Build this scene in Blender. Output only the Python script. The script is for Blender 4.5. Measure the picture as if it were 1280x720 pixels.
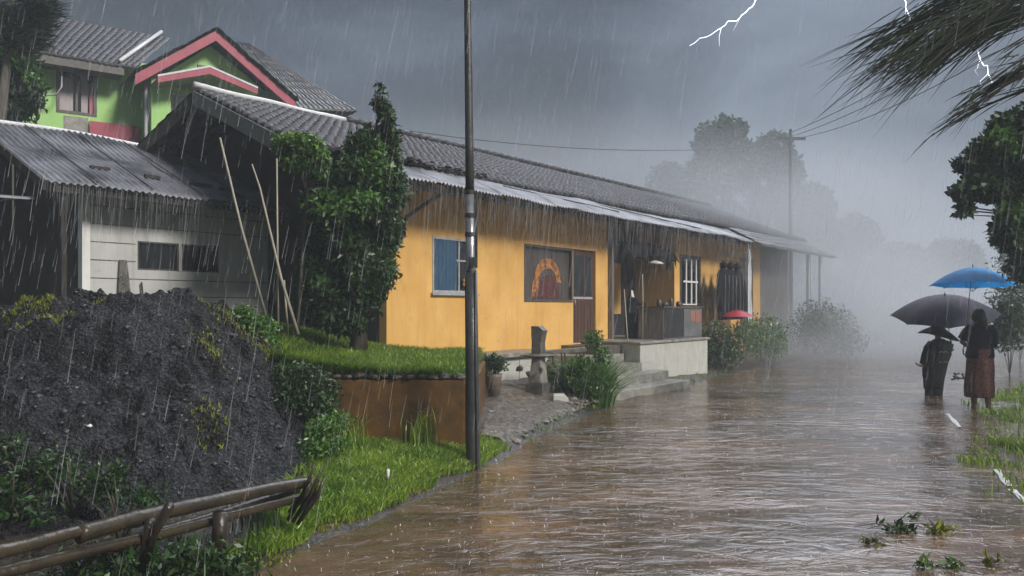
import bpy, bmesh, math, random
import numpy as np
from mathutils import Vector, Matrix, noise as mnoise
R = math.radians
random.seed(7)
rng = np.random.default_rng(7)
for o in list(bpy.data.objects): bpy.data.objects.remove(o, do_unlink=True)
scene = bpy.context.scene
col = scene.collection

# ------------------------------------------------------------------ camera
cam_d = bpy.data.cameras.new('camera'); cam = bpy.data.objects.new('camera', cam_d); col.objects.link(cam)
cam.location = (0, 0, 1.6); cam.rotation_euler = (R(90), 0, 0)
cam_d.sensor_width = 36; cam_d.lens = 36*1000/1280; cam_d.shift_y = 25/1280
cam_d.clip_start = .05; cam_d.clip_end = 2000
scene.camera = cam

# ------------------------------------------------------------------ world, sun, exposure
SUN_DIR = Vector((.64, -.52, .60)).normalized()      # towards the sun
w = bpy.data.worlds.new('World'); scene.world = w; w.use_nodes = True
nt = w.node_tree; N = nt.nodes; L = nt.links
for n_ in list(N): N.remove(n_)
wo = N.new('ShaderNodeOutputWorld'); bg = N.new('ShaderNodeBackground'); L.new(bg.outputs[0], wo.inputs[0])
sky = N.new('ShaderNodeTexSky'); sky.sky_type = 'NISHITA'; sky.sun_disc = False
sky.sun_elevation = math.asin(SUN_DIR.z); sky.sun_rotation = math.atan2(SUN_DIR.x, SUN_DIR.y)
sky.dust_density = 4; sky.air_density = 1.2
bg.inputs['Strength'].default_value = .1
tc = N.new('ShaderNodeTexCoord')
def wmath(op, a, b=None, clamp=False):
    m = N.new('ShaderNodeMath'); m.operation = op; m.use_clamp = clamp
    for i, v in enumerate((a, b)):
        if v is None: continue
        if isinstance(v, (int, float)): m.inputs[i].default_value = v
        else: L.new(v, m.inputs[i])
    return m.outputs[0]
def lobe(d, lo, hi):
    d = Vector(d).normalized()
    v = N.new('ShaderNodeVectorMath'); v.operation = 'DOT_PRODUCT'; L.new(tc.outputs['Generated'], v.inputs[0]); v.inputs[1].default_value = d
    r = N.new('ShaderNodeMapRange'); r.interpolation_type = 'SMOOTHSTEP'; L.new(v.outputs['Value'], r.inputs[0]); r.inputs[1].default_value = lo; r.inputs[2].default_value = hi
    return r.outputs[0]
mp = N.new('ShaderNodeMapping'); mp.inputs['Scale'].default_value = (1, 1, 2.2); L.new(tc.outputs['Generated'], mp.inputs[0])
ns = N.new('ShaderNodeTexNoise'); ns.inputs['Scale'].default_value = 2.3; ns.inputs['Detail'].default_value = 6; ns.inputs['Roughness'].default_value = .55; ns.inputs['Distortion'].default_value = .5
L.new(mp.outputs[0], ns.inputs[0])
nsc = wmath('MULTIPLY', wmath('SUBTRACT', ns.outputs['Fac'], .5), 1.7)
a1 = wmath('MULTIPLY', lobe((.66, 1, .16), .84, .985), .75)      # thin cloud over the river end
a2 = wmath('MULTIPLY', lobe((-.32, 1, .30), .955, 1.0), .10)
a3 = wmath('MULTIPLY', lobe((.1, 1, .02), .8, .99), .15)
a4 = wmath('MULTIPLY', lobe((.3, -.6, .9), .0, .9), .55)        # brighter sky behind the viewer
fac = wmath('ADD', wmath('ADD', wmath('ADD', wmath('ADD', a1, a2), a3), a4), wmath('ADD', nsc, .03), clamp=True)
cr = N.new('ShaderNodeValToRGB'); L.new(fac, cr.inputs[0])
cr.color_ramp.elements[0].color = (.015, .022, .04, 1); cr.color_ramp.elements[1].color = (.75, .9, 1.15, 1)
e = cr.color_ramp.elements.new(.35); e.color = (.12, .165, .26, 1)
mx = N.new('ShaderNodeMix'); mx.data_type = 'RGBA'; mx.inputs[0].default_value = .96
L.new(sky.outputs[0], mx.inputs[6]); L.new(cr.outputs[0], mx.inputs[7]); 
# unseen bright lobe added above the frame to put glare on water and roofs
hi = wmath('MULTIPLY', lobe((.44, .85, 1.02), .885, .965), 1.0)
gl = N.new('ShaderNodeMix'); gl.data_type = 'RGBA'; gl.blend_type = 'ADD'; L.new(hi, gl.inputs[0]); L.new(mx.outputs[2], gl.inputs[6]); gl.inputs[7].default_value = (15.5, 16.2, 18.2, 1)
L.new(gl.outputs[2], bg.inputs['Color'])

sun_d = bpy.data.lights.new('sun', 'SUN'); sun_d.energy = 1.35; sun_d.angle = R(14); sun_d.color = (1, .96, .9)
sun = bpy.data.objects.new('sun', sun_d); col.objects.link(sun); sun.rotation_euler = SUN_DIR.to_track_quat('Z', 'Y').to_euler()
sun.location = (20, -10, 30)
scene.view_settings.view_transform = 'Standard'; scene.view_settings.look = 'None'; scene.view_settings.gamma = 1
scene.view_settings.exposure = 1.5
scene.render.engine = 'CYCLES'
HAZE = .0036
scene.cycles.transparent_max_bounces = 12; scene.cycles.volume_bounces = 2; scene.cycles.max_bounces = 6

# ------------------------------------------------------------------ materials
def mat(name, c1, c2=None, scale=4, rough=.6, bump=0, bscale=30, detail=5, rough2=None, stretch=(1, 1, 1), island=0, spec=.5, metal=0,
        trans=0, pos=(.35, .65), coords='Object', bdist=.02, sheen=0):
    m = bpy.data.materials.new(name); m.use_nodes = True; t = m.node_tree; n = t.nodes; l = t.links
    b = n['Principled BSDF']; b.inputs['Specular IOR Level'].default_value = spec; b.inputs['Metallic'].default_value = metal
    co = n.new('ShaderNodeTexCoord'); ma = n.new('ShaderNodeMapping'); ma.inputs['Scale'].default_value = stretch
    l.new(co.outputs[coords], ma.inputs[0])
    out = None
    if c2 is not None:
        x = n.new('ShaderNodeTexNoise'); x.inputs['Scale'].default_value = scale; x.inputs['Detail'].default_value = detail; x.inputs['Roughness'].default_value = .6
        l.new(ma.outputs[0], x.inputs[0])
        r = n.new('ShaderNodeValToRGB'); l.new(x.outputs['Fac'], r.inputs[0])
        r.color_ramp.elements[0].position = pos[0]; r.color_ramp.elements[1].position = pos[1]
        r.color_ramp.elements[0].color = (*c1, 1); r.color_ramp.elements[1].color = (*c2, 1); out = r.outputs[0]
        if rough2 is not None:
            q = n.new('ShaderNodeMapRange'); l.new(x.outputs['Fac'], q.inputs[0]); q.inputs[1].default_value = pos[0]; q.inputs[2].default_value = pos[1]
            q.inputs[3].default_value = rough; q.inputs[4].default_value = rough2; l.new(q.outputs[0], b.inputs['Roughness'])
    if island:
        g = n.new('ShaderNodeNewGeometry'); hs = n.new('ShaderNodeHueSaturation')
        q = n.new('ShaderNodeMapRange'); l.new(g.outputs['Random Per Island'], q.inputs[0]); q.inputs[3].default_value = 1-island; q.inputs[4].default_value = 1+island
        l.new(q.outputs[0], hs.inputs['Value'])
        if out is not None: l.new(out, hs.inputs['Color'])
        else: hs.inputs['Color'].default_value = (*c1, 1)
        out = hs.outputs[0]
    if out is not None: l.new(out, b.inputs['Base Color'])
    else: b.inputs['Base Color'].default_value = (*c1, 1)
    if rough2 is None: b.inputs['Roughness'].default_value = rough
    if bump:
        x = n.new('ShaderNodeTexNoise'); x.inputs['Scale'].default_value = bscale; x.inputs['Detail'].default_value = 4
        l.new(ma.outputs[0], x.inputs[0]); bu = n.new('ShaderNodeBump'); bu.inputs['Strength'].default_value = bump; bu.inputs['Distance'].default_value = bdist
        l.new(x.outputs['Fac'], bu.inputs['Height']); l.new(bu.outputs[0], b.inputs['Normal'])
    if trans:
        tr = n.new('ShaderNodeBsdfTranslucent'); ms = n.new('ShaderNodeMixShader'); ms.inputs[0].default_value = trans
        if out is not None: l.new(out, tr.inputs[0])
        else: tr.inputs[0].default_value = (*c1, 1)
        l.new(b.outputs[0], ms.inputs[1]); l.new(tr.outputs[0], ms.inputs[2]); l.new(ms.outputs[0], n['Material Output'].inputs[0])
    return m

M = {}
def stained_wall(name, base, base2, stain, scale=1.3, splash=False):
    m = mat(name, base, base2, scale=scale, rough=.55, bump=.25, bscale=25, pos=(.3, .7), bdist=.01)
    t = m.node_tree; n = t.nodes; l = t.links; b = n['Principled BSDF']
    co = n.new('ShaderNodeTexCoord')
    # rain streaks running down the plaster: noise stretched along z
    mp_ = n.new('ShaderNodeMapping'); mp_.inputs['Scale'].default_value = (5, 5, .35); l.new(co.outputs['Object'], mp_.inputs[0])
    x = n.new('ShaderNodeTexNoise'); x.inputs['Scale'].default_value = 1.6; x.inputs['Detail'].default_value = 6; l.new(mp_.outputs[0], x.inputs[0])
    r = n.new('ShaderNodeMapRange'); l.new(x.outputs['Fac'], r.inputs[0]); r.inputs[1].default_value = .55; r.inputs[2].default_value = .85; r.inputs[4].default_value = .55
    y = n.new('ShaderNodeTexNoise'); y.inputs['Scale'].default_value = 6; y.inputs['Detail'].default_value = 8; l.new(co.outputs['Object'], y.inputs[0])
    r2 = n.new('ShaderNodeMapRange'); l.new(y.outputs['Fac'], r2.inputs[0]); r2.inputs[1].default_value = .62; r2.inputs[2].default_value = .75; r2.inputs[4].default_value = .45
    ad = n.new('ShaderNodeMath'); ad.operation = 'MAXIMUM'; l.new(r.outputs[0], ad.inputs[0]); l.new(r2.outputs[0], ad.inputs[1])
    mi = n.new('ShaderNodeMix'); mi.data_type = 'RGBA'; l.new(ad.outputs[0], mi.inputs[0])
    if splash:      # mud thrown up on the foot of the wall
        sx = n.new('ShaderNodeSeparateXYZ'); l.new(co.outputs['Object'], sx.inputs[0]); q = n.new('ShaderNodeMapRange'); l.new(sx.outputs['Z'], q.inputs[0])
        q.inputs[1].default_value = .32; q.inputs[2].default_value = 0; nz = n.new('ShaderNodeTexNoise'); nz.inputs['Scale'].default_value = 11; nz.inputs['Detail'].default_value = 8; l.new(co.outputs['Object'], nz.inputs[0])
        a_ = n.new('ShaderNodeMath'); a_.operation = 'ADD'; l.new(q.outputs[0], a_.inputs[0]); l.new(nz.outputs['Fac'], a_.inputs[1])
        q2 = n.new('ShaderNodeMapRange'); l.new(a_.outputs[0], q2.inputs[0]); q2.inputs[1].default_value = .85; q2.inputs[2].default_value = 1.5; q2.inputs[4].default_value = .75
        a2_ = n.new('ShaderNodeMath'); a2_.operation = 'MAXIMUM'; l.new(q2.outputs[0], a2_.inputs[0]); l.new(ad.outputs[0], a2_.inputs[1]); ad = a2_
    src = b.inputs['Base Color'].links[0].from_socket; l.new(src, mi.inputs[6]); mi.inputs[7].default_value = (*stain, 1); l.new(mi.outputs[2], b.inputs['Base Color'])
    return m
M['yellow'] = stained_wall('yellow_plaster', (.64, .35, .085), (.80, .48, .15), (.44, .25, .08), splash=True)
M['ochre'] = stained_wall('ochre_plaster', (.16, .075, .009), (.05, .026, .006), (.018, .012, .007), 5)
M['green'] = stained_wall('green_paint', (.30, .56, .15), (.36, .62, .19), (.19, .28, .11))
M['greywall'] = stained_wall('grey_block', (.46, .46, .45), (.56, .56, .54), (.22, .22, .21))
M['whitewall'] = stained_wall('white_plaster', (.52, .52, .48), (.42, .42, .38), (.16, .17, .10), 4)
M['concrete'] = mat('concrete', (.16, .15, .13), (.33, .32, .28), 5, .35, .5, 40, rough2=.6)
M['darkconcrete'] = mat('dark_concrete', (.06, .058, .05), (.15, .14, .12), 6, .35, .6, 40)
M['tile'] = mat('roof_tile', (.014, .014, .016), (.060, .058, .064), 3, .38, .4, 40, rough2=.6, spec=.35, island=0)
M['tile2'] = mat('roof_tile_grey', (.04, .04, .045), (.10, .098, .10), 3, .35, .3, 40)
M['metal'] = mat('sheet_metal', (.20, .21, .24), (.38, .40, .44), 1.6, .42, .15, 20, rough2=.55, metal=.2)
M['rustmetal'] = mat('weathered_sheet_metal', (.07, .073, .085), (.20, .205, .235), 1.5, .40, .2, 20, rough2=.60, metal=.15, stretch=(1, 1, 1))
M['ridge'] = mat('pale_ridge_cap', (.55, .55, .56), (.7, .7, .72), 8, .4)
M['pink'] = mat('pink_paint', (.40, .055, .095), (.30, .04, .07), 3, .45)
M['timber'] = mat('dark_timber', (.014, .011, .010), (.035, .027, .022), 6, .5, .4, 30, stretch=(8, 8, 1))
M['greyboard'] = mat('grey_board', (.10, .10, .10), (.19, .185, .18), 5, .5, .4, 30, stretch=(6, 6, .6))
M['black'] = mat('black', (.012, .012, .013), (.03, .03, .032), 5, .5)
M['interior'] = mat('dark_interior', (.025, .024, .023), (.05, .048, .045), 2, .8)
M['blue'] = mat('blue_shutter', (.028, .075, .135), (.04, .095, .165), 5, .45, .2, 20)
M['frame'] = mat('grey_frame', (.30, .31, .32), (.42, .43, .44), 9, .4)
M['darkframe'] = mat('dark_frame', (.06, .05, .045), (.10, .085, .075), 9, .4)
M['white'] = mat('white_paint', (.72, .72, .70), (.8, .8, .78), 9, .4)
M['door'] = mat('brown_door', (.075, .038, .028), (.11, .06, .045), 3, .4, .3, 20, stretch=(8, 8, .5))
M['bamboo'] = mat('bamboo', (.052, .040, .022), (.018, .014, .009), 5, .22, .3, 30, rough2=.4, stretch=(1, 1, 1))
M['bamboodark'] = mat('dark_bamboo', (.035, .025, .016), (.018, .013, .01), 5, .35, .3, 30)
M['stick'] = mat('pale_stick', (.42, .38, .30), (.30, .27, .21), 9, .5)
M['polemetal'] = mat('dark_steel', (.030, .032, .033), (.055, .055, .055), 12, .3, .2, 60, rough2=.45, spec=.6)
M['sleeve'] = mat('scratched_steel', (.22, .23, .25), (.45, .46, .48), 14, .3, .2, 30, metal=.6, stretch=(1, 1, .3))
M['bark'] = mat('bark', (.07, .06, .045), (.13, .115, .09), 8, .5, .8, 30, stretch=(4, 4, .7))
M['soil'] = mat('wet_soil', (.016, .012, .008), (.045, .034, .022), 4, .4, .9, 30, bdist=.03)
M['turf'] = mat('turf', (.035, .065, .010), (.075, .11, .02), 3, .55, .9, 60, bdist=.04)
M['gravel'] = mat('black_gravel', (.003, .0032, .004), (.045, .045, .048), 48, .2, 1.0, 38, rough2=.5, bdist=.06, spec=.30, detail=8, pos=(.46, .72))
M['debris'] = mat('pale_rubble', (.035, .03, .022), (.24, .21, .17), 14, .4, 1.0, 60, bdist=.03)
M['rock'] = mat('stone_chip', (.012, .012, .013), (.05, .05, .055), 9, .22, .6, 40)
M['leaf'] = mat('leaf', (.055, .14, .018), (.09, .20, .03), 2, .42, island=.5, trans=.25)
M['leafdark'] = mat('leaf_dark', (.016, .046, .008), (.032, .078, .013), 2, .42, island=.5, trans=.2)
M['leafbright'] = mat('leaf_bright', (.09, .19, .03), (.14, .24, .05), 2, .3, island=.4, trans=.3)
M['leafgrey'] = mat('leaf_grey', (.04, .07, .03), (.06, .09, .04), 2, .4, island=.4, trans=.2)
M['needle'] = mat('needle', (.006, .010, .004), (.020, .030, .012), 5, .7, island=.6, spec=.15)
M['darkbark'] = mat('dark_bark', (.012, .010, .008), (.025, .02, .015), 8, .8, .5, 30, spec=.2)
M['grass'] = mat('grass_blade', (.10, .20, .018), (.27, .38, .05), 2.6, .33, island=.45, trans=.3)
M['grassyellow'] = mat('yellow_moss', (.13, .17, .015), (.24, .24, .02), 3, .5, island=.4, trans=.2)
M['blackcloth'] = mat('black_cloth', (.005, .0055, .007), (.011, .012, .014), 9, .8, .3, 30, spec=.12)
M['navy'] = mat('navy_cloth', (.005, .007, .018), (.010, .012, .026), 9, .9, .4, 25, spec=.15)
M['skin'] = mat('skin', (.20, .10, .06), (.25, .13, .08), 9, .5)
M['hair'] = mat('hair', (.010, .009, .008), (.02, .017, .015), 30, .5, .4, 60)
M['tarp'] = mat('grey_tarp', (.10, .10, .105), (.16, .16, .17), 5, .45, .3, 15)
M['red'] = mat('red_cloth', (.45, .03, .05), (.36, .02, .04), 5, .45)
M['glass'] = mat('dark_glass', (.012, .014, .016), None, rough=.08, spec=.6)
M['wire'] = mat('cable', (.015, .015, .016), None, rough=.5)
M['clay'] = mat('plant_pot', (.12, .09, .07), (.2, .16, .12), 6, .5, .4, 30)
def batik():
    m = mat('patterned_skirt', (.03, .008, .008), (.02, .006, .007), 4, .6); t = m.node_tree; n = t.nodes; l = t.links; b = n['Principled BSDF']
    co = n.new('ShaderNodeTexCoord'); v = n.new('ShaderNodeTexVoronoi'); v.feature = 'DISTANCE_TO_EDGE'; v.inputs['Scale'].default_value = 17; l.new(co.outputs['Object'], v.inputs[0])
    r = n.new('ShaderNodeValToRGB'); l.new(v.outputs[0], r.inputs[0]); r.color_ramp.elements[0].color = (.11, .025, .014, 1); r.color_ramp.elements[1].color = (.025, .006, .008, 1)
    r.color_ramp.elements[0].position = .05; r.color_ramp.elements[1].position = .2; l.new(r.outputs[0], b.inputs['Base Color']); return m
M['batik'] = batik()
def cloth(name, c, tr):
    m = mat(name, c, tuple(x*.8 for x in c), 6, .6, .2, 12, trans=tr, spec=.25); return m
M['bluecanopy'] = cloth('blue_umbrella_cloth', (.02, .36, .88), .35)
M['blackcanopy'] = cloth('charcoal_umbrella_cloth', (.032, .027, .045), .15)
M['greycanopy'] = cloth('grey_umbrella_cloth', (.16, .16, .18), .4)
def water_mat():
    m = bpy.data.materials.new('muddy_water'); m.use_nodes = True; t = m.node_tree; n = t.nodes; l = t.links; b = n['Principled BSDF']
    b.inputs['IOR'].default_value = 1.45; b.inputs['Specular IOR Level'].default_value = .8
    co = n.new('ShaderNodeTexCoord')
    ma = n.new('ShaderNodeMapping'); ma.inputs['Rotation'].default_value = (0, 0, R(12)); ma.inputs['Scale'].default_value = (.5, 1.1, 1); l.new(co.outputs['Object'], ma.inputs[0])
    x = n.new('ShaderNodeTexNoise'); x.inputs['Scale'].default_value = 1.3; x.inputs['Detail'].default_value = 7; x.inputs['Distortion'].default_value = .6; l.new(ma.outputs[0], x.inputs[0])
    r = n.new('ShaderNodeValToRGB'); l.new(x.outputs['Fac'], r.inputs[0]); r.color_ramp.elements[0].position = .42; r.color_ramp.elements[1].position = .80
    r.color_ramp.elements[0].color = (.072, .048, .026, 1); r.color_ramp.elements[1].color = (.20, .125, .078, 1); l.new(r.outputs[0], b.inputs['Base Color'])
    b.inputs['Roughness'].default_value = .08
    # wind ripples and the pock marks of rain
    m2 = n.new('ShaderNodeMapping'); m2.inputs['Rotation'].default_value = (0, 0, R(14)); m2.inputs['Scale'].default_value = (2.3, 4.6, 1); l.new(co.outputs['Object'], m2.inputs[0])
    y = n.new('ShaderNodeTexNoise'); y.inputs['Scale'].default_value = 1.5; y.inputs['Detail'].default_value = 5; y.inputs['Roughness'].default_value = .55; y.inputs['Distortion'].default_value = 1.1; l.new(m2.outputs[0], y.inputs[0])
    v = n.new('ShaderNodeTexVoronoi'); v.inputs['Scale'].default_value = 17; l.new(co.outputs['Object'], v.inputs[0])
    vr = n.new('ShaderNodeMapRange'); l.new(v.outputs['Distance'], vr.inputs[0]); vr.inputs[1].default_value = 0; vr.inputs[2].default_value = .22; vr.inputs[3].default_value = .28; vr.inputs[4].default_value = 0
    ad = n.new('ShaderNodeMath'); l.new(y.outputs['Fac'], ad.inputs[0]); l.new(vr.outputs[0], ad.inputs[1])
    # rings where drops fall
    v2 = n.new('ShaderNodeTexVoronoi'); v2.inputs['Scale'].default_value = 5.5; l.new(co.outputs['Object'], v2.inputs[0])
    def mm(op, a, b=None):
        q = n.new('ShaderNodeMath'); q.operation = op
        for i, val in enumerate((a, b)):
            if val is None: continue
            if isinstance(val, (int, float)): q.inputs[i].default_value = val
            else: l.new(val, q.inputs[i])
        return q.outputs[0]
    sc = n.new('ShaderNodeSeparateColor'); l.new(v2.outputs['Color'], sc.inputs[0])
    rings = mm('MULTIPLY', mm('MULTIPLY', mm('SINE', mm('MULTIPLY', v2.outputs['Distance'], 55.0)), mm('EXPONENT', mm('MULTIPLY', v2.outputs['Distance'], -7.0))), mm('MULTIPLY', mm('GREATER_THAN', sc.outputs[0], .55), .16))
    # calmer and rougher reaches of the current
    z_ = n.new('ShaderNodeTexNoise'); z_.inputs['Scale'].default_value = .55; z_.inputs['Detail'].default_value = 3; z_.inputs['Distortion'].default_value = 1.2; l.new(ma.outputs[0], z_.inputs[0])
    zr = n.new('ShaderNodeMapRange'); l.new(z_.outputs['Fac'], zr.inputs[0]); zr.inputs[1].default_value = .35; zr.inputs[2].default_value = .65; zr.inputs[3].default_value = .45; zr.inputs[4].default_value = 1.25
    hgt = mm('ADD', mm('MULTIPLY', y.outputs['Fac'], zr.outputs[0]), mm('ADD', mm('MULTIPLY', vr.outputs[0], .7), rings))
    bu = n.new('ShaderNodeBump'); bu.inputs['Strength'].default_value = 1.0; bu.inputs['Distance'].default_value = .024; l.new(hgt, bu.inputs['Height']); l.new(bu.outputs[0], b.inputs['Normal'])
    return m
M['water'] = water_mat()
def rain_mat(name, c, alpha):
    m = bpy.data.materials.new(name); m.use_nodes = True; t = m.node_tree; n = t.nodes; l = t.links; b = n['Principled BSDF']
    b.inputs['Base Color'].default_value = (*c, 1); b.inputs['Roughness'].default_value = .25; b.inputs['Alpha'].default_value = alpha
    b.inputs['IOR'].default_value = 1.33; return m
M['rain'] = rain_mat('rain_water', (.75, .78, .82), .22)
M['drip'] = rain_mat('dripping_water', (.45, .46, .48), .35)
M['dripshade'] = rain_mat('dripping_water_shade', (.02, .02, .022), .8)  # drip strands with the shade under the eaves put into their colour
def emit(name, c, s):
    m = bpy.data.materials.new(name); m.use_nodes = True; b = m.node_tree.nodes['Principled BSDF']
    b.inputs['Emission Color'].default_value = (*c, 1); b.inputs['Emission Strength'].default_value = s; b.inputs['Base Color'].default_value = (0, 0, 0, 1); return m
M['bolt'] = emit('lightning', (.85, .87, 1), 1.6)
M['bulb'] = emit('lamp_glow', (1, .6, .2), 2)

# ------------------------------------------------------------------ frames: d along the street, n towards it
class Frame:
    def __init__(s, A, d):
        s.A = Vector(A); k = math.hypot(*d); s.d = (d[0]/k, d[1]/k); s.n = (s.d[1], -s.d[0])
    def __call__(s, a, o, z):
        return (s.A.x+a*s.d[0]+o*s.n[0], s.A.y+a*s.d[1]+o*s.n[1], z)
    def px(s, u, v, o):      # the (along, height) of a sight line on the wall plane at offset o
        k = (u-640)/1000; ax = s.A.x+o*s.n[0]; ay = s.A.y+o*s.n[1]
        a = (k*ay-ax)/(s.d[0]-k*s.d[1]); Y = ay+a*s.d[1]
        return a, 1.6+(385-v)/1000*Y
H = Frame((-1.96, 12.5), (.605, .796))
G = Frame((-9.4, 20.0), (.806, .592))
ID = lambda x, y, z: (x, y, z)
def at(u, v, Y): return ((u-640)/1000*Y, Y, 1.6+(385-v)/1000*Y)
def gr(u, v, z=0):
    Y = (1.6-z)/((v-385)/1000); return ((u-640)/1000*Y, Y, z)

# ------------------------------------------------------------------ mesh builder
class MB:
    def __init__(s): s.v = []; s.f = []; s.sm = []
    def add(s, V, F, smooth=False):
        k = len(s.v); s.v.extend([tuple(p) for p in V]); s.f.extend([tuple(i+k for i in q) for q in F]); s.sm.extend([smooth]*len(F))
    def box(s, x0, x1, y0, y1, z0, z1, f=ID, bev=0):
        P = [(x, y, z) for z in (z0, z1) for y in (y0, y1) for x in (x0, x1)]
        s.add([f(*p) for p in P], [(0, 2, 3, 1), (4, 5, 7, 6), (0, 1, 5, 4), (2, 6, 7, 3), (0, 4, 6, 2), (1, 3, 7, 5)])
        return s
    def prism(s, pts, o0, o1, f=ID, axes='xz'):
        # outline pts (a,z) pushed from o0 to o1
        n = len(pts); V = [f(p[0], o0, p[1]) for p in pts]+[f(p[0], o1, p[1]) for p in pts]
        F = [tuple(range(n)), tuple(range(2*n-1, n-1, -1))]+[(i, i+n, (i+1) % n+n, (i+1) % n) for i in range(n)]
        s.add(V, F); return s
    def tube(s, pts, rad, seg=8, caps=True, smooth=True):
        pts = [Vector(p) for p in pts]; n = len(pts)
        if not hasattr(rad, '__len__'): rad = [rad]*n
        V = []; ref = Vector((.13, .27, .95))
        for i, p in enumerate(pts):
            t = (pts[min(i+1, n-1)]-pts[max(i-1, 0)]).normalized()
            a = t.cross(ref if abs(t.dot(ref)) < .95 else Vector((1, .1, 0))).normalized(); b = t.cross(a)
            for k in range(seg):
                q = 2*math.pi*k/seg; V.append(p+(a*math.cos(q)+b*math.sin(q))*rad[i])
        F = [(i*seg+k, i*seg+(k+1) % seg, (i+1)*seg+(k+1) % seg, (i+1)*seg+k) for i in range(n-1) for k in range(seg)]
        if caps: F += [tuple(range(seg-1, -1, -1)), tuple((n-1)*seg+k for k in range(seg))]
        s.add(V, F, smooth); return s
    def loft(s, rings, closed=True, caps=True, smooth=True):
        k = len(rings[0]); V = [p for r in rings for p in r]; m = k if closed else k-1
        F = [(i*k+j, i*k+(j+1) % k, (i+1)*k+(j+1) % k, (i+1)*k+j) for i in range(len(rings)-1) for j in range(m)]
        if caps: F += [tuple(range(k-1, -1, -1)), tuple((len(rings)-1)*k+j for j in range(k))]
        s.add(V, F, smooth); return s
    def blob(s, c, r, nz=.25, sub=2, seed=0, smooth=True):
        bm = bmesh.new(); bmesh.ops.create_icosphere(bm, subdivisions=sub, radius=1)
        V = []
        for v in bm.verts:
            k = 1+nz*mnoise.noise(v.co*1.7+Vector((seed*3.1, seed, 0)))*2
            V.append((c[0]+v.co.x*r[0]*k, c[1]+v.co.y*r[1]*k, c[2]+v.co.z*r[2]*k))
        s.add(V, [tuple(v.index for v in f.verts) for f in bm.faces], smooth); bm.free(); return s

def wpos(o):
    v = Vector((0, 0, 0))
    while o is not None: v += o.location; o = o.parent
    return v
def link_mesh(name, me, m, parent=None, mods=None):
    o = bpy.data.objects.new(name, me); col.objects.link(o)
    if m: me.materials.append(M[m] if isinstance(m, str) else m)
    if parent is not None:
        o.parent = parent
        off = wpos(parent)
        if off.length > 0: me.transform(Matrix.Translation(-off))
    return o
def obj(name, mb, m, parent=None, bevel=0):
    me = bpy.data.meshes.new(name); me.from_pydata(mb.v, [], mb.f)
    me.polygons.foreach_set('use_smooth', mb.sm)
    bm = bmesh.new(); bm.from_mesh(me); bmesh.ops.recalc_face_normals(bm, faces=bm.faces); bm.to_mesh(me); bm.free()
    o = link_mesh(name, me, m, parent)
    if bevel:
        b = o.modifiers.new('bevel', 'BEVEL'); b.width = bevel; b.segments = 2; b.limit_method = 'ANGLE'
    return o
def npmesh(name, V, k, m, parent=None, smooth=False):
    """V (n*k,3) numpy vertices; every k consecutive ones make a face"""
    V = np.asarray(V, dtype=np.float32); nf = len(V)//k
    me = bpy.data.meshes.new(name); me.vertices.add(len(V)); me.vertices.foreach_set('co', V.ravel())
    me.loops.add(nf*k); me.loops.foreach_set('vertex_index', np.arange(nf*k, dtype=np.int32))
    me.polygons.add(nf); me.polygons.foreach_set('loop_start', np.arange(nf, dtype=np.int32)*k)
    me.update(calc_edges=True); me.validate()
    return link_mesh(name, me, m, parent)
def gridmesh(name, P, m, parent=None, smooth=True):
    """P (a,b,3) array -> grid surface"""
    a, b = P.shape[:2]; V = P.reshape(-1, 3).astype(np.float32); i = np.arange(a*b).reshape(a, b)
    F = np.stack([i[:-1, :-1], i[1:, :-1], i[1:, 1:], i[:-1, 1:]], -1).reshape(-1, 4).astype(np.int32)
    me = bpy.data.meshes.new(name); me.vertices.add(len(V)); me.vertices.foreach_set('co', V.ravel())
    me.loops.add(F.size); me.loops.foreach_set('vertex_index', F.ravel())
    me.polygons.add(len(F)); me.polygons.foreach_set('loop_start', np.arange(len(F), dtype=np.int32)*4)
    me.polygons.foreach_set('use_smooth', np.full(len(F), smooth)); me.update(calc_edges=True)
    return link_mesh(name, me, m, parent)
def tag(o, label=None, cat=None, group=None, kind=None):
    if label: o['label'] = label
    if cat: o['category'] = cat
    if group: o['group'] = group
    if kind: o['kind'] = kind
    return o
def thing(name, label, cat, loc=(0, 0, 0), group=None):
    o = bpy.data.objects.new(name, None); col.objects.link(o); o.location = loc; o.empty_display_size = .2
    return tag(o, label, cat, group)

# numpy value noise
_P = np.random.default_rng(3).random((64, 64))
def vn(x, y):
    xi = np.floor(x).astype(int); yi = np.floor(y).astype(int); fx = x-xi; fy = y-yi
    fx = fx*fx*(3-2*fx); fy = fy*fy*(3-2*fy); g = lambda a, b: _P[a % 64, b % 64]
    return (g(xi, yi)*(1-fx)+g(xi+1, yi)*fx)*(1-fy)+(g(xi, yi+1)*(1-fx)+g(xi+1, yi+1)*fx)*fy-.5
def fbm(x, y, o=4):
    r = 0; a = 1
    for i in range(o): r = r+a*vn(x+17.3*i, y+5.1*i); x = x*2.03; y = y*2.03; a *= .5
    return r
def sst(a, b, x):
    t = np.clip((x-a)/(b-a), 0, 1); return t*t*(3-2*t)

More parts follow.
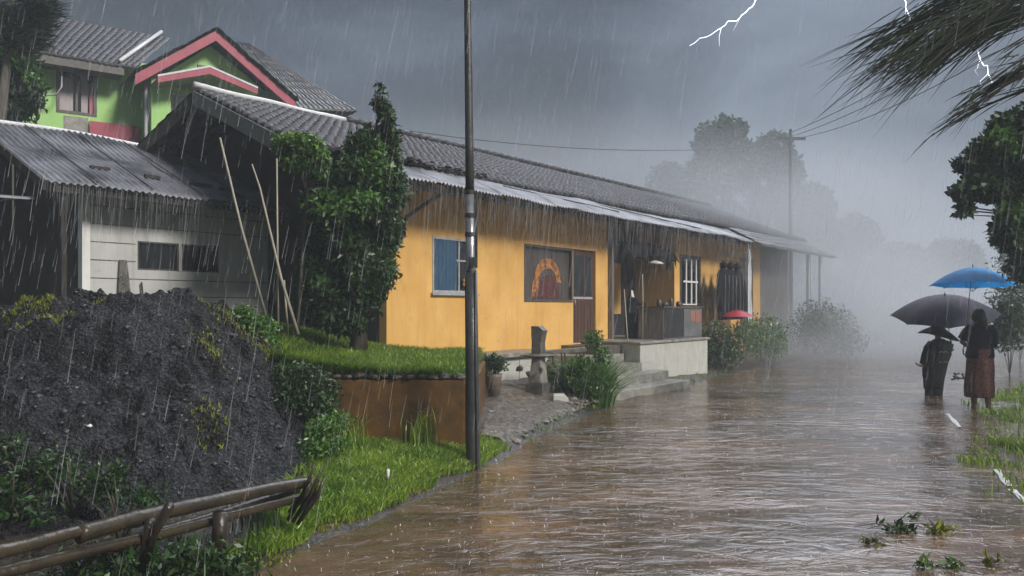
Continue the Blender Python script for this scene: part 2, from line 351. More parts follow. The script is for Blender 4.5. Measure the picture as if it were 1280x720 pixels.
# leaves ----------------------------------------------------------------
def leaf_quads(C, size, r, aspect=.45, droop=0., jit=.5, Dm=None, bias=None):
    n = len(C); D = r.normal(size=(n, 3)); D[:, 2] -= droop
    if bias is not None: D += np.asarray(bias)
    if Dm is not None: D = Dm+jit*D
    D /= np.linalg.norm(D, axis=1)[:, None]
    U = r.normal(size=(n, 3)); S = np.cross(D, U); S /= np.linalg.norm(S, axis=1)[:, None]; Nn = np.cross(S, D)
    sz = (size*(.6+.8*r.random(n)))[:, None]
    V = np.empty((n, 4, 3)); V[:, 0] = C; V[:, 1] = C+D*sz*.45+S*sz*aspect*.5+Nn*sz*.08; V[:, 2] = C+D*sz-Nn*sz*.12; V[:, 3] = C+D*sz*.45-S*sz*aspect*.5+Nn*sz*.08
    return V.reshape(-1, 3)
def crown_pts(blobs, n, r, inner=.55, gap=.25, gs=2.2):
    vol = np.array([b[1][0]*b[1][1]*b[1][2] for b in blobs])**.7; vol /= vol.sum(); out = []
    for (c, rad), q in zip(blobs, vol):
        k = int(n*q*1.6)+4; D = r.normal(size=(k, 3)); D /= np.linalg.norm(D, axis=1)[:, None]
        rr = inner+(1.08-inner)*r.random(k)**.8; P = np.array(c)+D*rr[:, None]*np.array(rad)
        g = fbm(P[:, 0]*gs+P[:, 2]*gs*.7, P[:, 1]*gs-P[:, 2]*gs*.6, 3); out.append(P[g > -gap])
    return np.concatenate(out)
def twigs(mb, root, blobs, r, rad=.02, per=3):
    for c, rd in blobs:
        for k in range(per):
            t = Vector(c)+Vector([r.normal()*rd[i]*.5 for i in range(3)]); m = Vector(root).lerp(t, .5)+Vector((r.normal()*.08, r.normal()*.08, .06))
            mb.tube([root, m, t], [rad, rad*.6, rad*.2], 5)

# ================================================================== GROUND AND WATER
EDGE = np.array([(-4, -6.5), (0, -3.6), (3.3, -2.3), (4.78, -1.63), (5.42, -1.38), (6.27, -1.0), (7.44, -.55), (9.04, .0), (11, .68), (13.9, 1.9), (16, 3.35), (18.8, 4.75), (29, 12), (60, 33), (170, 110), (260, 175)])
def xe(Y): return np.interp(Y, EDGE[:, 0], EDGE[:, 1])
RE = np.array([(-4, 1.5), (4, 3.3), (6.8, 4.5), (7.44, 4.75), (9.5, 5.6), (11.7, 6.9), (14, 8.6), (20, 13.5), (40, 30), (170, 140), (260, 218)])
def xr(Y): return np.interp(Y, RE[:, 0], RE[:, 1])
def h_low(X, Y):
    D = xe(Y)-X+.12*fbm(X*1.3, Y*1.3, 3)
    h = -.10+.22*sst(-.5, .5, D)+.14*sst(.4, 2.2, D)+.03*fbm(X*2, Y*2, 3)*sst(-.2, .5, D)
    E = X-xr(Y)+.35*fbm(X*.9, Y*.9, 3)
    return h+.20*sst(-.6, 1.6, E)*(X > 0)+.35*sst(2, 9, E)*(X > 0)
def p_top(X, Y): return .86+.42*sst(1.2, 4.2, -X)+.03*fbm(X*1.5, Y*1.5, 3)-.10*sst(-.9, -.4, X)*sst(9.5, 8.5, Y)
def mound(X, Y):
    cx, cy = -3.95, 8.75
    dx = X-cx; dy = Y-cy
    # a heap with a flat crest running to the left and back
    ax = np.where(dx > 0, dx/2.35, dx/3.9); ay = np.where(dy < 0, dy/4.3, dy/2.8)
    r = np.sqrt(np.maximum(np.abs(ax), 0)**2.1+np.abs(ay)**2.1)
    f = np.clip(1.12-r*1.04, 0, 1.0); f = f**.92
    L_ = fbm(X*1.4, Y*1.4, 3)*.16+fbm(X*4.5, Y*6.5, 3)*.20
    pits = -np.maximum(0, fbm(X*3.1+9, Y*4.6, 2)-.20)*.55
    return -.05+1.90*np.minimum(f, .90+.03*fbm(X*.8, Y*.8, 2))+(L_+pits)*np.clip(f*3, 0, 1)+.050*fbm(X*11, Y*13, 2)+.035*fbm(X*27, Y*29, 1)
def grid_xy(xs, ys): return np.meshgrid(xs, ys, indexing='ij')
# ground: one sheet to the horizon, finer near the viewer
ys = np.concatenate([np.linspace(-3.5, 20, 260), np.geomspace(20.3, 240, 70)]); xs = np.concatenate([-np.geomspace(140, 9.1, 34), np.linspace(-9, 12, 240), np.geomspace(12.2, 220, 46)])
X, Y = grid_xy(xs, ys)
hill = sst(30, 90, Y)*(sst(0, 40, xe(Y)-X)*3.0+sst(0, 30, X-xr(Y))*3)
Z = h_low(X, Y)+hill
ground = tag(gridmesh('ground', np.stack([X, Y, Z], -1), 'soil'), kind='structure')
# water
ys = np.concatenate([np.linspace(-3.2, 14, 420), np.geomspace(14.05, 238, 170)]); xs = np.concatenate([np.linspace(-7, 12, 330), np.geomspace(12.1, 215, 66)])
X, Y = grid_xy(xs, ys)
Z = .012*fbm(X*.8+Y*.25, Y*2.0, 3)+.007*fbm(X*2.2, Y*6.0-X*1.2, 3)
Z *= np.clip(1.3-Y/70, .2, 1)
tag(gridmesh('flood_water', np.stack([X, Y, Z], -1), 'water'), kind='structure')

# raised yard behind the ochre wall
def yard_edge(Y): return np.interp(Y, [8.52, 13.4, 13.5, 40], [-.52, -.42, -.9, -2.0])
ys = np.concatenate([np.linspace(8.60, 15, 90), np.linspace(15.2, 60, 40)]); us = np.linspace(0, 1, 130)**.7
Yg = np.repeat(ys[None, :], 130, 0); Xg = -30+(yard_edge(Yg)+30)*us[:, None]; Zg = p_top(Xg, Yg)
P = np.stack([Xg, Yg, Zg], -1)
front = P[:, :1].copy(); front[:, :, 2] = -.2; side = P[-1:, :].copy(); side[:, :, 2] = -.2
P = np.concatenate([front, P], 1); side = np.concatenate([front[-1:], side], 1); P = np.concatenate([P, side], 0)
tag(gridmesh('raised_yard', P, 'turf', smooth=False), kind='structure')

# the heap of black gravel
xs = np.arange(-9.2, -1.3, .022); ys = np.arange(4.0, 11.6, .022)
X, Y = grid_xy(xs, ys); Z = mound(X, Y)
heap = tag(gridmesh('gravel_heap', np.stack([X, Y, Z], -1), 'gravel'), 'big heap of wet black gravel in front of the grey shed', 'heap')
# stones and clods on its surface
k = 2600; px_ = rng.uniform(-7.5, -1.9, k); py_ = rng.uniform(5.0, 9.3, k); pz_ = mound(px_, py_); mb = MB()
for i in range(k):
    if pz_[i] < .25: continue
    r_ = .005+.026*rng.random()**4
    mb.blob((px_[i], py_[i], pz_[i]+r_*.2), (r_*1.3, r_, r_*.8), .3, 1, i)
st = obj('loose_stones', mb, 'rock', heap); st['kind'] = 'stuff'

# ---- grass
def blades(name, X, Y, Zf, hgt, m, label, lean=(0, 0), wid=.006, parent=None, seed=1):
    r = np.random.default_rng(seed); n = len(X); Z = Zf(X, Y)
    h = hgt*(.45+.9*r.random(n)); a = r.uniform(0, 2*np.pi, n); ld = r.normal(size=(n, 2))*.38*h[:, None]+np.array(lean)*h[:, None]
    wv = np.stack([np.cos(a), np.sin(a)], -1)*(wid*(.7+.6*r.random(n)))[:, None]
    b = np.stack([X, Y, Z-.01], -1); V = np.empty((n, 2, 4, 3))
    mid = b+np.concatenate([ld*.35, (h*.6)[:, None]], 1); tip = b+np.concatenate([ld*1.1, (h*.95)[:, None]], 1)
    w3 = np.concatenate([wv, np.zeros((n, 1))], 1)
    V[:, 0, 0] = b-w3; V[:, 0, 1] = b+w3; V[:, 0, 2] = mid+w3*.8; V[:, 0, 3] = mid-w3*.8
    V[:, 1, 0] = mid-w3*.8; V[:, 1, 1] = mid+w3*.8; V[:, 1, 2] = tip+w3*.12; V[:, 1, 3] = tip-w3*.12
    o = npmesh(name, V.reshape(-1, 3), 4, m, parent)
    return tag(o, label, 'grass' if label else None, kind='stuff')
def scatter(n, x0, x1, y0, y1, keep, seed):
    r = np.random.default_rng(seed); X = r.uniform(x0, x1, n); Y = r.uniform(y0, y1, n); k = keep(X, Y, r); return X[k], Y[k]
hl = lambda X, Y: h_low(X, Y)
X, Y = scatter(150000, -2.6, .9, 4.0, 9.0, lambda X, Y, r: (X > -1.80-.06*(Y-5)+.25*fbm(X*1.5, Y*1.5)) & (X < xe(Y)-.02+.10*fbm(X*3, Y*3)) & (mound(X, Y) < h_low(X, Y)+.10) & ~((Y > 8.42) & (X < -.45)) & (fbm(X*2.2, Y*2.2)+.55 > r.random(len(X))*.6), 11)
blades('bank_grass', X, Y, hl, .085, 'grass', 'bright green grass on the low bank between the ochre wall and the flood', (.1, -.1), seed=2)
X, Y = scatter(15000, -1.9, .2, 4.2, 8.2, lambda X, Y, r: (np.abs(X-xe(Y)+.12) < .16+.16*fbm(X*2, Y*2)) & (fbm(X*1.3+4, Y*1.3)+.5+.3*(Y < 6) > .55), 12)
blades('yellow_moss', X, Y, hl, .04, 'grassyellow', 'yellow moss along the edge of the brown water', seed=3, wid=.007)
X, Y = scatter(90000, -5.0, -.5, 8.6, 13.0, lambda X, Y, r: (fbm(X*1.6, Y*1.6)+.72 > r.random(len(X))*.9) & ((mound(X, Y) < p_top(X, Y)+.03)), 13)
blades('yard_grass', X, Y, p_top, .11, 'grass', 'thick green grass on the raised yard above the ochre wall', (.15, -.15), .006, seed=4)
X, Y = scatter(5000, -5.0, -.5, 8.58, 8.72, lambda X, Y, r: (mound(X, Y) < p_top(X, Y)+.03), 14)
blades('overhanging_grass', X, Y, p_top, .13, 'grass', 'grass hanging over the top edge of the ochre wall', (.1, -.9), .006, seed=5)
X, Y = scatter(15000, .1, 5.6, 9.4, 20.0, lambda X, Y, r: (np.abs(X-xe(Y)+.14) < .16+.18*fbm(X*2, Y*2)), 15)
blades('verge_grass', X, Y, hl, .06, 'grass', 'thin strip of grass along the water below the steps', seed=6)
X, Y = scatter(170000, 4.0, 17, 5.5, 21, lambda X, Y, r: (X > xr(Y)-.02+1.0*fbm(X*1.2, Y*1.2)) & (fbm(X*1.7, Y*1.7)+.40 > r.random(len(X))*.8), 16)
blades('flooded_grass', X, Y, lambda X, Y: np.maximum(h_low(X, Y), -.01), .10, 'grass', 'half drowned grass on the right hand verge', (-.2, 0), .007, seed=7)
# moss on the heap
mossf = lambda X, Y: mound(X, Y)
def moss(c0, c1, n, w_, seed):
    r = np.random.default_rng(seed); t = r.random(n); X = c0[0]+(c1[0]-c0[0])*t+r.normal(size=n)*w_; Y = c0[1]+(c1[1]-c0[1])*t+r.normal(size=n)*w_
    return X, Y
segs = [((-5.0, 7.9), (-4.25, 8.35), 900, .05), ((-4.35, 7.3), (-4.1, 7.2), 450, .06), ((-2.95, 7.6), (-2.75, 7.5), 120, .05), ((-2.6, 6.7), (-2.4, 6.5), 130, .08), ((-3.2, 8.9), (-2.7, 8.6), 900, .16), ((-3.2, 8.0), (-2.9, 7.9), 120, .08)]
XY = [moss(*s_, 30+i) for i, s_ in enumerate(segs)]
blades('heap_moss', np.concatenate([a for a, b in XY]), np.concatenate([b for a, b in XY]), mossf, .045, 'grassyellow', 'yellow green moss patches on the black gravel heap', seed=8)
blades('far_left_grass', *scatter(9000, -8.5, -5.6, 8.6, 11, lambda X, Y, r: mound(X, Y) < 1.38, 17), lambda X, Y: np.maximum(mound(X, Y), p_top(X, Y)), .09, 'grass', 'patch of green grass left of the gravel heap under the dark bay', seed=9)

# painted edge line of the drowned road, just breaking the surface
for (u0, v0), (u1, v1) in (((1184, 517), (1200, 534)), ((1246, 587), (1262, 608)), ((1265, 612), (1290, 632))):
    a = gr(u0, v0); b = gr(u1, v1); dx, dy = b[0]-a[0], b[1]-a[1]; l_ = math.hypot(dx, dy); nx, ny = -dy/l_*.03, dx/l_*.03
    mb = MB(); P = []
    for t in np.linspace(0, 1, 7):
        wv = 1+.25*math.sin(t*9+u0); P.append([(a[0]+dx*t+nx*wv, a[1]+dy*t+ny*wv, .0), (a[0]+dx*t+nx*wv*.7, a[1]+dy*t+ny*wv*.7, .004), (a[0]+dx*t-nx*wv*.7, a[1]+dy*t-ny*wv*.7, .004), (a[0]+dx*t-nx*wv, a[1]+dy*t-ny*wv, .0)])
    mb.loft(P, closed=False, caps=False); tag(obj('road_edge_line', mb, 'ridge'), kind='structure')

# ================================================================== LONG YELLOW HOUSE
hz0 = .84
house = thing('yellow_house', 'long low yellow house with dark tiled roof and open porch', 'house', H(0, 0, hz0))
def wall_mb(a0, a1, z0, z1, o0, o1, holes, f):
    """wall with rectangular holes, cut into columns"""
    mb = MB(); cuts = sorted({a0, a1, *[h[0] for h in holes], *[h[1] for h in holes]})
    for i in range(len(cuts)-1):
        p, q = cuts[i], cuts[i+1]; m = (p+q)/2; hs = sorted([(h[2], h[3]) for h in holes if h[0] < m < h[1]]); z = z0
        for (b, t) in hs:
            if b > z: mb.box(p, q, o0, o1, z, b, f)
            z = t
        if z < z1: mb.box(p, q, o0, o1, z, z1, f)
    return mb
def zb(u, v, o=0, f=H): return f.px(u, v, o)
w1 = (1.04, 2.18, 1.86, 2.80); w2 = (3.62, 5.33, 1.72, 2.84); dr1 = (5.36, 6.26, .86, 2.84)
obj('front_wall', wall_mb(0, 6.7, .3, 3.84, 0, -.16, [w1, w2, dr1], H), 'yellow', house)
# gable end, in the dark interior colour
obj('gable_wall', MB().prism([(-.165, .6), (-.165, 3.80), (-3.5, 5.12), (-6, 4.2), (-6, .6)], 0, .16, lambda a, o, z: H(o, a, z)), 'interior', house)
# porch recess
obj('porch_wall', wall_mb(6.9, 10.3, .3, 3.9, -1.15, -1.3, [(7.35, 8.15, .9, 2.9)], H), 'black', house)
obj('porch_side_wall', MB().box(6.70, 6.86, -1.3, 0.0, .3, 3.8, H), 'yellow', house)
obj('porch_side_wall', MB().box(10.14, 10.3, -1.15, -.16, .3, 3.8, H), 'yellow', house)
w3 = (10.45, 11.75, 1.65, 3.0)
obj('far_front_wall', wall_mb(10.14, 16.3, .3, 3.8, 0, -.16, [w3, (14.75, 15.45, .9, 3.0)], H), 'yellow', house)
obj('plank_wall', MB().box(16.3, 19.0, -.02, -.16, .3, 3.75, H), 'greyboard', house)
mb = MB()
for i in range(13): mb.box(16.32+i*.206, 16.32+i*.206+.19, 0, -.018, .4, 3.7-.02*(i % 3), H)
obj('plank_cladding', mb, 'greyboard', house)
obj('back_wall', MB().box(.16, 21, -6, -6.15, .3, 4.1, H), 'greywall', house)
obj('end_wall', MB().prism([(-.16, .6), (-.16, 3.75), (-3.5, 5.1), (-6, 4.1), (-6, .6)], 18.84, 19.0, lambda a, o, z: H(o, a, z)), 'greywall', house)
obj('floor', MB().box(.17, 18.8, -5.9, -.17, .3, .83, H), 'interior', house)

def tile_surface(name, c00, c10, c01, c11, na, nb, pa, pb, f, m, parent, amp=.028, step=.03, wob=.03, rag=0):
    """pantiles: c00 ridge-left, c10 ridge-right, c01 eave-left, c11 eave-right in frame coords; pa tiles along, pb courses"""
    A, B = np.meshgrid(np.linspace(0, 1, na), np.linspace(0, 1, nb), indexing='ij')
    c = [np.array(q, float) for q in (c00, c10, c01, c11)]
    P = c[0]*((1-A)*(1-B))[..., None]+c[1]*(A*(1-B))[..., None]+c[2]*((1-A)*B)[..., None]+c[3]*(A*B)[..., None]
    ph = A*pa; w_ = np.abs(np.sin(np.pi*ph))**.7; saw = (B*pb) % 1.0
    P[..., 2] += amp*w_+step*(saw-.5)*1.0+wob*fbm(A*9, B*5)+.010*_P[(np.floor(ph)).astype(int) % 64, (np.floor(B*pb)).astype(int) % 64]
    if rag: P[..., 1] += np.where(B > .999, rag*(_P[np.floor(ph).astype(int) % 64, 5]-.5), 0)
    Wd = np.empty_like(P); Wd[..., 0] = f.A.x+P[..., 0]*f.d[0]+P[..., 1]*f.n[0]; Wd[..., 1] = f.A.y+P[..., 0]*f.d[1]+P[..., 1]*f.n[1]; Wd[..., 2] = P[..., 2]
    Wd = Wd.astype(float); lo = Wd[:, -1:].copy(); lo[..., 2] -= .05
    Wd = np.concatenate([Wd, lo], 1)
    return gridmesh(name, Wd, m, parent, smooth=False)
RL, RR = -1.15, 20.6
tr_ = tile_surface('tile_roof', (RL, -3.5, 5.36), (RR, -3.5, 5.50), (-1.95, .14, 3.90), (RR, .14, 3.98), 1500, 113, 118, 14, H, 'tile', house, amp=.05, step=.05)
tile_surface('rear_tile_roof', (RL, -3.5, 5.36), (RR, -3.5, 5.50), (-1.2, -6.5, 4.15), (RR, -6.5, 4.2), 500, 40, 110, 10, H, 'tile', house)
mb = MB(); pts = [H(s_, -3.5, 5.42+(s_+1.15)*.006+.01*math.sin(s_*4)) for s_ in np.linspace(RL, 2.2, 16)]
mb.tube(pts, .055, 8); obj('pale_ridge_cap', mb, 'ridge', tr_)
mb = MB()
for i in range(61): s_ = 2.22+.30*i; mb.tube([H(s_, -3.5, 5.43+(s_+1.15)*.006), H(s_+.29, -3.5, 5.455+(s_+1.15)*.006)], [.075, .085], 8)
obj('ridge_tiles', mb, 'tile', tr_)
# verge boards of the near gable
def plank(f, p, q, th, hgt):
    """board from p to q in frame coords, hanging hgt below"""
    P = [f(p[0]-th/2, p[1], p[2]), f(p[0]+th/2, p[1], p[2]), f(p[0]+th/2, p[1], p[2]-hgt), f(p[0]-th/2, p[1], p[2]-hgt)]
    Q = [f(q[0]-th/2, q[1], q[2]), f(q[0]+th/2, q[1], q[2]), f(q[0]+th/2, q[1], q[2]-hgt), f(q[0]-th/2, q[1], q[2]-hgt)]
    return [P, Q]
obj('verge_board', MB().loft(plank(H, (RL-.02, -3.5, 5.32), (-1.97, .14, 3.88), .05, .24), smooth=False), 'greyboard', house)
obj('verge_board', MB().loft(plank(H, (RL-.02, -3.53, 5.24), (-1.2, -6.5, 4.12), .05, .24), smooth=False), 'timber', house)
obj('soffit', MB().prism([(-1.9, .1), (0.1, .1), (0.1, -3.4), (-1.1, -3.4)], 0, .03, lambda a, o, b: H(a, b, 3.72-b*.41+(.12 if b < -1 else 0)-o)), 'timber', house)
# far part: lower hipped tiles and end of eave
tile_surface('far_eave_tiles', (13.4, .12, 3.93), (20.7, .12, 3.90), (13.7, 1.0, 3.42), (21.2, 1.0, 3.40), 420, 22, 46, 4, H, 'tile2', house)

def corrugated(name, c00, c10, c01, c11, period, f, m, parent, amp=.013, nb=5, wob=.02, per=8, sag=0, rag=.0):
    Lg = math.dist(c01, c11); na = int(Lg/period*per)+1
    A, B = np.meshgrid(np.linspace(0, 1, na), np.linspace(0, 1, nb), indexing='ij')
    c = [np.array(q, float) for q in (c00, c10, c01, c11)]
    P = c[0]*((1-A)*(1-B))[..., None]+c[1]*(A*(1-B))[..., None]+c[2]*((1-A)*B)[..., None]+c[3]*(A*B)[..., None]
    sheet = np.floor(A*Lg/.8)
    P[..., 2] += amp*np.sin(A*Lg/period*2*np.pi)+wob*fbm(A*Lg*.5, B*2.5)+sag*np.sin(A*np.pi)+.006*(sheet % 2)
    P[..., 1] += rag*B*(_P[sheet.astype(int) % 64, 9]-.5)
    Wd = np.empty_like(P); Wd[..., 0] = f.A.x+P[..., 0]*f.d[0]+P[..., 1]*f.n[0]; Wd[..., 1] = f.A.y+P[..., 0]*f.d[1]+P[..., 1]*f.n[1]; Wd[..., 2] = P[..., 2]
    o = gridmesh(name, Wd, m, parent); so = o.modifiers.new('thickness', 'SOLIDIFY'); so.thickness = .004
    return o, Wd[:, -1]
aw, edge = corrugated('metal_awning', (-.45, .0, 3.90), (13.6, .0, 3.93), (-.5, .84, 3.50), (13.6, .84, 3.46), .085, H, 'metal', house, amp=.017, wob=.07, rag=.08)
mb = MB()
for (s0, s1, t0, t1) in ((2.6, 6.4, .28, .50), (5.2, 10.4, .20, .62)):
    mb.tube([H(s0+(s1-s0)*t, t0+(t1-t0)*t, 3.90-.50*(t0+(t1-t0)*t)+.035) for t in np.linspace(0, 1, 20)], .014, 5)
obj('sheet_seam', mb, 'timber', aw)
mb = MB()
for s_ in np.arange(0, 13.5, 1.1): mb.box(s_, s_+.05, .01, .74, 3.36, 3.43, lambda a, o, z: H(a, o, z+.34-.44*o))
mb.box(-.4, 13.5, .70, .75, 3.385, 3.44, H)
obj('awning_rafter', mb, 'timber', aw)
# broken tile edge by the tree
mb = MB()
for i in range(60):
    s_ = -.3+2.6*rng.random(); x, y, z = H(s_, .10+.16*rng.random()*(1-s_/3), 3.90+.08*rng.random())
    mb.blob((x, y, z), (.07, .05, .03), .5, 1, i, smooth=False)
obj('broken_tiles', mb, 'timber', tr_)['kind'] = 'stuff'
# water strings off the eaves
def drips(name, edge, n, lmin, lmax, m, parent, rad=.004, zoff=-.01, seed=0, slant=(-.05, 0)):
    r = np.random.default_rng(seed); out = []
    idx = r.integers(0, len(edge), n); p = edge[idx]+r.normal(size=(n, 3))*np.array([.012, .012, .003]); Ln = lmin+(lmax-lmin)*r.random(n)**1.8
    gap = np.where(r.random(n) < .35, r.random(n)*.5, 0)
    top = p+np.array([0, 0, zoff]); top[:, 2] -= gap; top[:, :2] += np.array(slant)*gap[:, None]
    bot = top.copy(); bot[:, 2] -= Ln; bot[:, :2] += np.array(slant)*Ln[:, None]
    a = r.uniform(0, np.pi, n); wv = np.stack([np.cos(a), np.sin(a), np.zeros(n)], -1)*rad
    for k in range(3):
        q = 2*np.pi*k/3; q2 = 2*np.pi*(k+1)/3
        o1 = np.stack([np.cos(q+a), np.sin(q+a), 0*a], -1)*rad; o2 = np.stack([np.cos(q2+a), np.sin(q2+a), 0*a], -1)*rad
        out.append(np.stack([top+o1, top+o2, bot+o2*.35, bot+o1*.35], 1))
    V = np.concatenate(out, 0).reshape(-1, 3)
    o = npmesh(name, V, 4, m, parent); o['kind'] = 'stuff'; return o
drips('dripping_water', edge, 1700, .03, .24, 'dripshade', aw, .006, seed=1)  # dark fringe: drips and eave shade in one colour
drips('falling_water', edge, 900, .2, .8, 'drip', aw, .0028, seed=2)

# openings of the yellow house
def sash(parent, f, a0, a1, z0, z1, o, name='window', frm='frame', t=.05, mull=(), trans=(), pane='glass', dep=.07, proud=.012):
    fr = MB(); fr.box(a0, a1, o-dep, o+proud, z0, z0+t, f); fr.box(a0, a1, o-dep, o+proud, z1-t, z1, f)
    fr.box(a0, a0+t, o-dep, o+proud, z0+t, z1-t, f); fr.box(a1-t, a1, o-dep, o+proud, z0+t, z1-t, f)
    for m_ in mull: fr.box(m_-t*.4, m_+t*.4, o-dep*.9, o+proud*.3, z0+t, z1-t, f)
    for zz in trans: fr.box(a0+t, a1-t, o-dep*.8, o, zz-t*.35, zz+t*.35, f)
    w_ = obj(name, fr, frm, parent)
    obj('pane', MB().box(a0+t, a1-t, o-dep*.7, o-dep*.6, z0+t, z1-t, f), pane, w_)
    return w_
a0, a1, z0, z1 = w1
wn = sash(house, H, a0, a1, z0, z1, 0, mull=(1.72,), trans=(2.42,), t=.04)
sh = obj('shutter', MB().box(a0+.045, 1.64, -.045, .016, z0+.045, z1-.045, H), 'blue', wn)
mb = MB()
for i in range(1, 6): mb.box(a0+.045+i*.095, a0+.050+i*.095, .0165, .020, z0+.05, z1-.05, H)
obj('shutter_groove', mb, 'blue', sh)
obj('window_sill', MB().box(a0-.04, a1+.04, -.01, .06, z0-.045, z0-.003, H), 'frame', wn)
mb = MB()
for i in range(22): x, y, z = H(1.80+.3*rng.random(), .03+.02*rng.random(), z0+.10+.16*rng.random()); mb.blob((x, y, z), (.03, .03, .03), .3, 1, i)
M['flower'] = mat('yellow_flower', (.55, .32, .04), (.30, .10, .02), 20, .5)
fl = tag(obj('flower_bunch', mb, 'flower'), 'small bunch of yellow flowers in the blue shuttered window', 'flowers')
# large glazed picture window with orange arch and maroon shapes over a mottled grey pane
a0, a1, z0, z1 = w2
def arch_mat():
    m = mat('mottled_pane', (.10, .085, .075), (.05, .045, .04), 3, .25, .2, 30, stretch=(6, 6, .6)); return m
M['panegrey'] = arch_mat()
M['orange'] = mat('mottled_orange', (.50, .20, .05), (.08, .045, .03), 9, .3, pos=(.42, .62), detail=8)
M['maroon'] = mat('mottled_maroon', (.14, .035, .03), (.04, .025, .022), 12, .3, detail=8)
wn = sash(house, H, a0, a1, z0, z1, 0, frm='darkframe', t=.05, pane='panegrey', dep=.1)
def arch(cx, cz, rx, rz, base, n=18, t0=0, t1=math.pi): return [(cx-rx*math.cos(t), cz+rz*math.sin(t)) for t in np.linspace(t0, t1, n)]
cx = (a0+a1)/2+.02
out = arch(cx, 2.18, .50, .42, 0)+[(cx+.36, 2.10), (cx+.46, 1.95), (cx+.42, 1.84)]; inn = arch(cx, 2.16, .30, .22, 0)
band = [(cx-.56, 1.82), (cx-.52, 2.1)]+arch(cx, 2.18, .46, .42, 0)+[(cx+.50, 2.12), (cx+.32, 2.12)]+arch(cx, 2.15, .31, .24, 0)[::-1]+[(cx-.36, 1.82)]
obj('orange_arch', MB().prism(band, -.056, -.050, H), 'orange', wn)
obj('maroon_shape', MB().prism([(cx-.34, 1.79), (cx-.33, 2.06)]+arch(cx+.02, 2.1, .28, .16, 0)+[(cx+.42, 1.95), (cx+.44, 1.79)], -.059, -.054, H), 'maroon', wn)
# brown door with two narrow panes
a0, a1, z0, z1 = dr1
do = obj('door', MB().box(a0+.01, a1-.01, -.10, -.05, z0, z1-.02, H), 'door', house)
mb = MB(); mb.box(a0+.10, a0+.50, -.045, -.048, z0+1.0, z1-.12, H); mb.box(a0+.56, a0+.78, -.045, -.048, z0+1.0, z1-.12, H); obj('pane', mb, 'glass', do)
obj('ledge', MB().box(a0+.06, a0+.82, -.03, -.048, z0+.93, z0+.975, H), 'frame', do)
mb = MB()
for i in range(1, 7): mb.box(a0+i*.125, a0+i*.125+.012, -.044, -.049, z0+.03, z0+.9, H)
obj('door_groove', mb, 'timber', do)
mb = MB().tube([H(a0+.1, -.02, z0+.92), H(a0+.1, -.02, z0+.80)], .012, 6); obj('handle', mb, 'frame', do)
# white barred window
a0, a1, z0, z1 = w3
wn = sash(house, H, a0, a1, z0, z1, 0, frm='darkframe', t=.09, pane='glass')
mb = MB()
for x in (.30, .62, .92): mb.box(a0+x, a0+x+.06, .012, .04, z0+.06, z1-.10, H)
mb.box(a0+.12, a0+1.02, .041, .055, z0+.62, z0+.67, H); mb.box(a0+.12, a0+.98, .012, .04, z0+.03, z0+.058, H)
obj('window_bars', mb, 'white', wn)
# far door
fd = obj('far_door', MB().box(14.77, 15.43, -.1, -.06, .9, 2.98, H), 'darkframe', house)
mb = MB(); mb.box(14.62, 14.745, .003, .04, .9, 3.12, H); mb.box(15.455, 15.58, .003, .04, .9, 3.12, H); mb.box(14.745, 15.455, .003, .04, 3.005, 3.12, H); obj('door_frame', mb, 'ochre', fd)
mb = MB()
for i in range(6): mb.box(14.80+i*.11, 14.82+i*.11, .0, .02, .95, 1.6, H)
mb.box(14.77, 15.43, .0, .022, 1.6, 1.64, H); obj('railing', mb, 'darkframe', fd)
# porch door opening, curtains of dark boards
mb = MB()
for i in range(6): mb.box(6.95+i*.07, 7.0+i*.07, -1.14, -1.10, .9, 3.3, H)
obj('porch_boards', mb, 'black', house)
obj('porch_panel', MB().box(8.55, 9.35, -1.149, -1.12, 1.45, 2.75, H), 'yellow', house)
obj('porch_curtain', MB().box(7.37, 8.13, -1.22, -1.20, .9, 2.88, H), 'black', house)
# porch posts and corner sheet
for s_ in (6.78, 13.45, 19.03, 20.4): obj('porch_post', MB().box(s_, s_+.09, .60 if s_ > 7 else .02, .69 if s_ > 7 else .11, .25, 3.46, H), 'ridge' if s_ > 10 else 'greyboard', house)
mb = MB().tube([H(13.2, .78, 3.42), H(13.5, .66, 2.9)], .018, 6); obj('brace', mb, 'ridge', house)
mb = MB(); rings = []
for z in np.linspace(.95, 3.3, 14): rings.append([H(13.58+.28*t+.03*math.sin(z*7+t*5), .62+.05*math.sin(t*9+z), z) for t in np.linspace(0, 1, 8)])
mb.loft(rings, closed=False, caps=False); M['plasticsheet'] = mat('pale_sheet', (.42, .46, .52), (.55, .58, .62), 4, .3)
o = obj('hanging_sheet', mb, 'plasticsheet'); so = o.modifiers.new('t', 'SOLIDIFY'); so.thickness = .006; tag(o, 'pale plastic sheet hanging beside the white porch post', 'sheet')
# curved bracket under the near eave
obj('drain_pipe', MB().tube([H(.62, .60, 3.40), H(.45, .35, 3.22), H(.33, .12, 3.05), H(.31, .06, 2.9), H(.33, .06, 2.72)], .032, 8), 'black', house)

